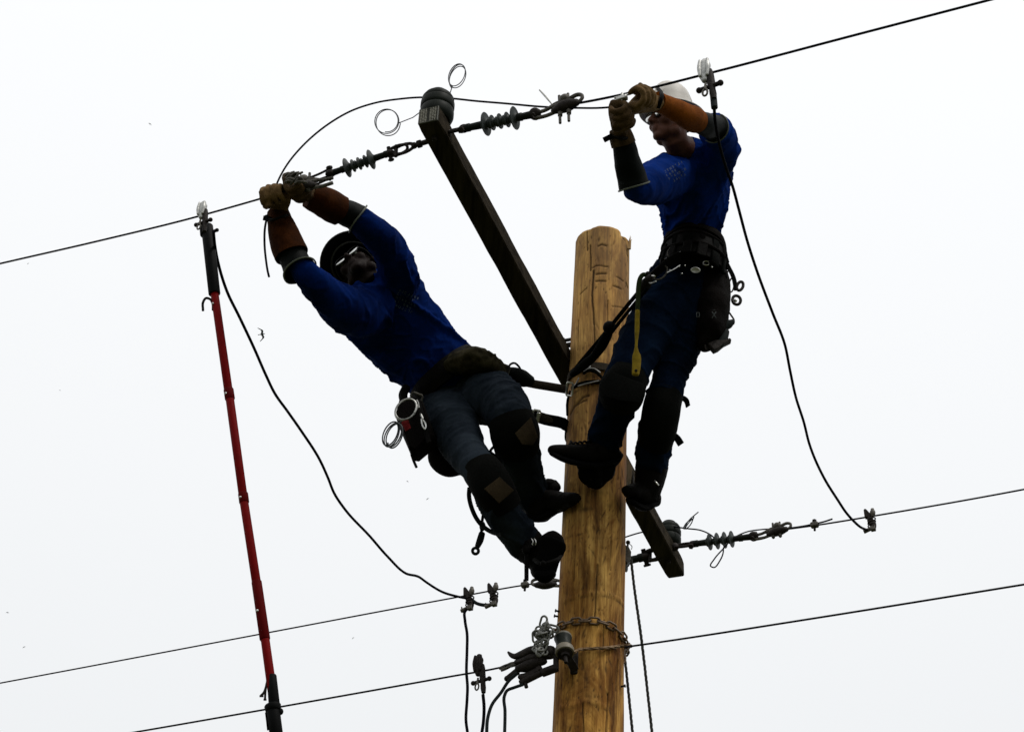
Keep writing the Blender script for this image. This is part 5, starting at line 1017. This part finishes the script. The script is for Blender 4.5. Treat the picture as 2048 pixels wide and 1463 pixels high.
mb = MB(); mb.loft(rows([(1391, 488, -.47, 61, 66), (1390, 494, -.47, 64, 70), (1389, 500, -.47, 64, 70)]), 36, 4, False); part('back_pad', wob(mb, .003, 20), MT['bagd'], be)
q = at(1391, 540, -.56)
mb = MB(); mb.lathe(q, dn(q), [(0, px(q, 10)), (.004, px(q, 10)), (.006, px(q, 8.5)), (.005, px(q, 7.5)), (.0052, .001)], 24, (1, .62), nrm(IR - IU * .06)); pt_ = part('oval_plate', mb, MT['alu'], be)
def ring_at(cx, cy, Y, rx, ry, tl, r_, mt, name, par):
    mb = MB(); mb.tube([at(cx + rx * math.cos(a_) * math.cos(tl) - ry * math.sin(a_) * math.sin(tl), cy + rx * math.cos(a_) * math.sin(tl) + ry * math.sin(a_) * math.cos(tl), Y) for a_ in np.linspace(0, 6.283, 21)[:-1]], px(q, r_), 7, 1, True); return part(name, mb, MT[mt], par)
ring_at(1412, 526, -.555, 6, 4, 0, 1.3, 'chrome', 'snap_ring', be); ring_at(1320, 545, -.56, 17, 11, -.75, 1.9, 'steel', 'belt_ring', be); ring_at(1345, 502, -.55, 13, 8, -.9, 1.2, 'steel', 'belt_ring', be)
mb = MB(); mb.ribbon([at(1300, 556, -.55), at(1330, 530, -.56), at(1360, 512, -.565)], px(q, 24), .008, nrm(IU + IR * .7)); part('side_strap', mb, MT['leather'], be)
mb = MB(); mb.tube([at(1334, 545, -.575), at(1348, 538, -.575), at(1360, 530, -.57)], px(q, 1.1), 6, 3); mb.tube([at(1328, 518, -.57), at(1345, 512, -.575), at(1362, 502, -.57)], px(q, 1.0), 6, 3)
for x_, y_ in ((1358, 533), (1370, 531), (1364, 547), (1424, 534), (1340, 540)): mb.ball(at(x_, y_, -.57), px(q, 1.8))
part('rivets', mb, MT['chrome'], be)['kind'] = 'stuff'
# things hanging on the standing worker
q = at(1425, 625, -.44); bg_ = thing('tool_bag', q, 'black tool bag with two pale marks on the hip of the standing worker', 'bag')
mb = MB(); mb.loft(rows([(1420, 555, -.42, 38, 42), (1424, 600, -.43, 37, 46), (1424, 640, -.43, 34, 44), (1420, 672, -.43, 28, 38), (1413, 684, -.43, 18, 26)]), 24, 5); bb = fused('bag_body', mb, MT['bagd'], bg_, .007, 2, lambda P, N: .005 * vnoise(P * 14) + .002 * vnoise(P * 40))
mb = MB(); kk = .5
for (x0, y0, sts) in ((1393, 625, ((0, 0, 0, 9), (0, 0, 5, 0), (5, 0, 6, 4), (6, 4, 5, 9), (0, 9, 5, 9))), (1428, 628, ((-4, -5, 4, 8), (4, -5, -4, 8), (-2, -8, 2, -8)))):
    for s_ in sts: a_, b_ = at(x0 + s_[0], y0 + s_[1], -.56), at(x0 + s_[2], y0 + s_[3], -.56); mb.cyl(a_, b_, px(q, .9), 6)
part('bag_marks', mb, mat('faint_bag_print', (.035, .04, .04), .8, .1), bg_)
def tool(name, mbs, label, category='tool'):
    v = mbs[0][1].verts(); t_ = thing(name, v.mean(0), label, category)
    for nm, m_, mt_ in mbs: part(nm, m_, MT[mt_], t_)
m1, m2 = MB(), MB(); m1.loft(rows([(1450, 655, -.45, 7, 6), (1459, 647, -.45, 8.5, 7), (1464, 644, -.45, 6, 6)]), 14, 4); m2.tube([at(1455, 620, -.45), at(1462, 630, -.45), at(1468, 640, -.45), at(1467, 648, -.45)], px(q, 1.8), 8, 4); tool('pliers', [('grip', m1, 'cable2'), ('jaw', m2, 'iron')], 'pliers grip sticking out of the black tool bag, topmost')
m1 = MB(); m1.loft(rows([(1440, 690, -.45, 8, 7), (1447, 676, -.45, 9, 8), (1452, 664, -.45, 7, 7)]), 14, 4); m2 = MB(); m2.cyl(at(1442, 684, -.45), at(1430, 694, -.45), px(q, 3), 8); tool('screwdriver', [('grip', m1, 'cable2'), ('blade', m2, 'iron')], 'rounded dark tool grip poking from the bag below the pliers')
m1 = MB(); m1.prism([at(x, y, -.45) for x, y in ((1415, 690), (1427, 704), (1436, 700), (1448, 690), (1462, 683), (1460, 680), (1444, 684), (1430, 684))], V(0, .03, 0)); m2 = MB(); m2.cyl(at(1410, 690, -.45), at(1413, 699, -.45), px(q, 2.4), 8); tool('cutter', [('blade', m1, 'iron'), ('rivet', m2, 'iron')], 'hooked cutter blade hanging under the black tool bag')
t_ = thing('carabiner_set', at(1470, 580, -.42), 'loop of dark carabiners and strap on the right hip of the standing worker', 'carabiner')
mb = MB(); mb.ribbon([at(1446, 512, -.42), at(1456, 532, -.42), at(1467, 555, -.42), at(1472, 580, -.42)], px(q, 9), .008, IR); mb.box(at(1451, 518, -.42), (px(q, 6), .012, px(q, 9)), np.array([nrm(IR + IU * .3), dn(q), nrm(IU - IR * .3)])); part('strap', mb, MT['webd'], t_)
for cx, cy, rx, ry, tl in ((1480, 572, 6, 9, .4), (1473, 600, 8, 9, -.5), (1463, 570, 5, 14, .1)): ring_at(cx, cy, -.42, rx, ry, tl, 3.2 if cx > 1465 else 1.6, 'iron', 'carabiner', t_)
mb = MB(); mb.ball(at(1471, 601, -.45), px(q, 3.6)); part('bright_gate', mb, MT['chrome'], t_)
# hanging yellow stick on a green cord
q = at(1273, 690, -.58); t_ = thing('hanging_stick', q, 'flat yellow handle on a green cord hanging from the belt of the standing worker', 'tool')
mb = MB(); mb.tube([at(1300, 553, -.56), at(1288, 549, -.57), at(1281, 555, -.58), at(1277, 572, -.585), at(1276, 600, -.585), at(1275, 626, -.585)], px(q, 4.8), 12, 5); part('cord', mb, MT['green'], t_)
mb = MB(); mb.loft([[*at(1275, 622, -.585), px(q, 5), px(q, 5)], [*at(1274, 660, -.585), px(q, 4.8), px(q, 4)], [*at(1272.5, 702, -.585), px(q, 4.8), px(q, 4)], [*at(1273, 710, -.585), px(q, 8), px(q, 4)], [*at(1273, 730, -.585), px(q, 8.6), px(q, 4)], [*at(1271, 748, -.585), px(q, 7.5), px(q, 4)]], 16, 5); part('handle', mb, MT['yellow'], t_)
mb = MB(); mb.lathe(at(1272, 741, -.6), dn(q), [(0, px(q, 3.2)), (.012, px(q, 3.2)), (.013, px(q, 2))], 12); part('eyelet', mb, MT['iron'], t_)
# pole strap of the standing worker
sp3 = thing('pole_strap', at(1220, 650, -.3), 'dark double strap with a round ball slanting from the standing worker to the pole', 'strap', 'safety straps round the pole')
def sl(x, y): return at(x, y, -.12 - .43 * (x - 1150) / 140)
mb = MB(); mb.tube([sl(1296, 562), sl(1262, 602), sl(1219, 655), sl(1180, 702), sl(1158, 728), sl(1146, 744)], px(q, 4.6), 10, 3); mb.tube([sl(1296, 575), sl(1262, 616), sl(1225, 662), sl(1190, 710), sl(1168, 733), sl(1150, 748)], px(q, 4.0), 10, 3); part('rope_legs', mb, MT['webd'], sp3)
mb = MB(); mb.ball(sl(1219, 655) + dn(q) * .025, px(q, 14), None, (1, 1, 1.05), 20, 12); part('ball', mb, MT['leather'], sp3); mb = MB(); mb.loft([[*sl(1216, 668), px(q, 10), px(q, 8)], [*sl(1204, 690), px(q, 11), px(q, 8)], [*sl(1190, 710), px(q, 9), px(q, 8)], [*sl(1170, 728), px(q, 10), px(q, 8)], [*sl(1146, 748), px(q, 7), px(q, 8)]], 14, 4); part('sheath', mb, MT['webd'], sp3)
mb = MB(); mb.loft([[*sl(1300, 556), px(q, 8), px(q, 8)], [*sl(1290, 570), px(q, 12), px(q, 10)], [*sl(1280, 585), px(q, 8), px(q, 8)]], 14, 4); mb.ball(sl(1296, 548), px(q, 6)); part('rope_grab', mb, MT['iron'], sp3)
mb = MB(); mb.tube([sl(1310, 552), sl(1300, 553), sl(1294, 560), sl(1302, 566), sl(1312, 562)], px(q, 1.7), 7, 4); part('snap_gate', mb, MT['chrome'], sp3)
A0, Z0_ = on_pole(1142, 752); A1, Z1_ = on_pole(1218, 738)
mb = MB(); mb.ribbon([polept(A0 - .3, Z0_ - .012, .006)] + [polept(A0 + (A1 - A0) * t, Z0_ + (Z1_ - Z0_) * t, .008) for t in np.linspace(0, 1, 9)] + [polept(A1 + .5, Z1_ - .02, .006), polept(A1 + 1.0, Z1_ - .05, .006)], px(q, 20), .007, V(0, 0, 1)); part('webbing', mb, MT['web'], sp3)
for x_, y_ in ((1176, 738), (1168, 742)): a_, z_ = on_pole(x_, y_); buckle(sp3, polept(a_, z_, .022), px(q, 9), px(q, 6), V(math.cos(a_), math.sin(a_), .15), V(0, 0, 1), px(q, 1.7))
mb = MB(); mb.tube([polept(*on_pole(1170, 752), .016), polept(*on_pole(1180, 746), .018), polept(*on_pole(1188, 747), .018), polept(*on_pole(1198, 754), .016), polept(*on_pole(1206, 762), .012)], px(q, 3.2), 8, 3); part('cord_loop', mb, MT['webd'], sp3)
mb = MB(); mb.tube([polept(*on_pole(1172, 750), .026), polept(*on_pole(1182, 744), .028), polept(*on_pole(1190, 745), .028), polept(*on_pole(1200, 753), .026)], px(q, 1.2), 6, 3); part('lit_cord_edge', mb, MT['alu'], sp3)  # bright strip paints a highlight on the cord loop
# connector held between the two gloves of the standing worker
q = tN(1250, 208) + CN * .03; mb = MB(); mb.box(q, (px(q, 11), px(q, 6), px(q, 5)), np.array([WD, CN, (0, 0, 1)]), .003); mb.cyl(q - WD * .03 + V(0, 0, .012), q + WD * .03 + V(0, 0, .012), px(q, 2.4), 8); mb.cyl(q + V(0, 0, -.02), q + V(0, 0, .028), px(q, 2.6), 6); solo('connector', mb, MT['alu'], 'bright metal connector held between the gloves of the standing worker', 'fitting')

# ------------------------------------------------------------------ gulls far off
def gull(x, y, D, span, rot, label, fold_=0.35):
    d = D / (ray(x, y) @ FWD); c = CAM + ray(x, y) * d; ct, st = math.cos(rot), math.sin(rot); X_ = ct * RIGHT + st * UP; Y_ = -st * RIGHT + ct * UP; k_ = span / 2
    t_ = thing('gull', c, label, 'bird', 'gulls circling far off'); mb = MB()
    mb.loft([[*(c + Y_ * k_ * s_), k_ * r, k_ * r] for s_, r in ((.40, .025), (.33, .05), (.24, .06), (.05, .09), (-.2, .07), (-.4, .04), (-.5, .06), (-.56, .02))], 10, 3); part('trunk', mb, MT['bird'], t_)
    for s_ in (-1, 1):
        W = lambda u, v: c + X_ * s_ * u * k_ + Y_ * v * k_ - FWD * k_ * .08 * math.sin(u * 3)
        mb = MB(); mb.prism([W(.04, .16), W(.40, .26), W(.55, .20), W(.95, -.24 - fold_ * .2), W(.92, -.32 - fold_ * .2), W(.56, -.06), W(.36, -.02), W(.05, -.16)], FWD * k_ * .04); part('wing', mb, MT['bird'], t_)
gull(524, 668, 190, 1.25, math.radians(-80), 'largest gull flying between the red pole and the leaning worker', .75)
for x, y, sp, rt, lb in ((300, 248, 8, -.6, 'tiny dark gull speck high in the left sky'), (56, 527, 5, .5, 'faint gull speck just below the upper wire at the left edge'), (120, 780, 4, -.4, 'faint gull speck in the left middle sky'), (815, 962, 6, -.6, 'faint gull speck below the dangling wire coil'), (855, 997, 7, .6, 'faint gull speck left of the lower legs of the leaning worker'),
                         (15, 1224, 7, -.1, 'gull speck near the bottom left edge above another'), (48, 1293, 7, .5, 'gull speck just above the thin lower wire at far left'), (706, 1275, 6, .7, 'gull speck between the two lower wires right of the red pole')):
    gull(x, y, 1.25 * F / sp, 1.25, rt, lb, .3)
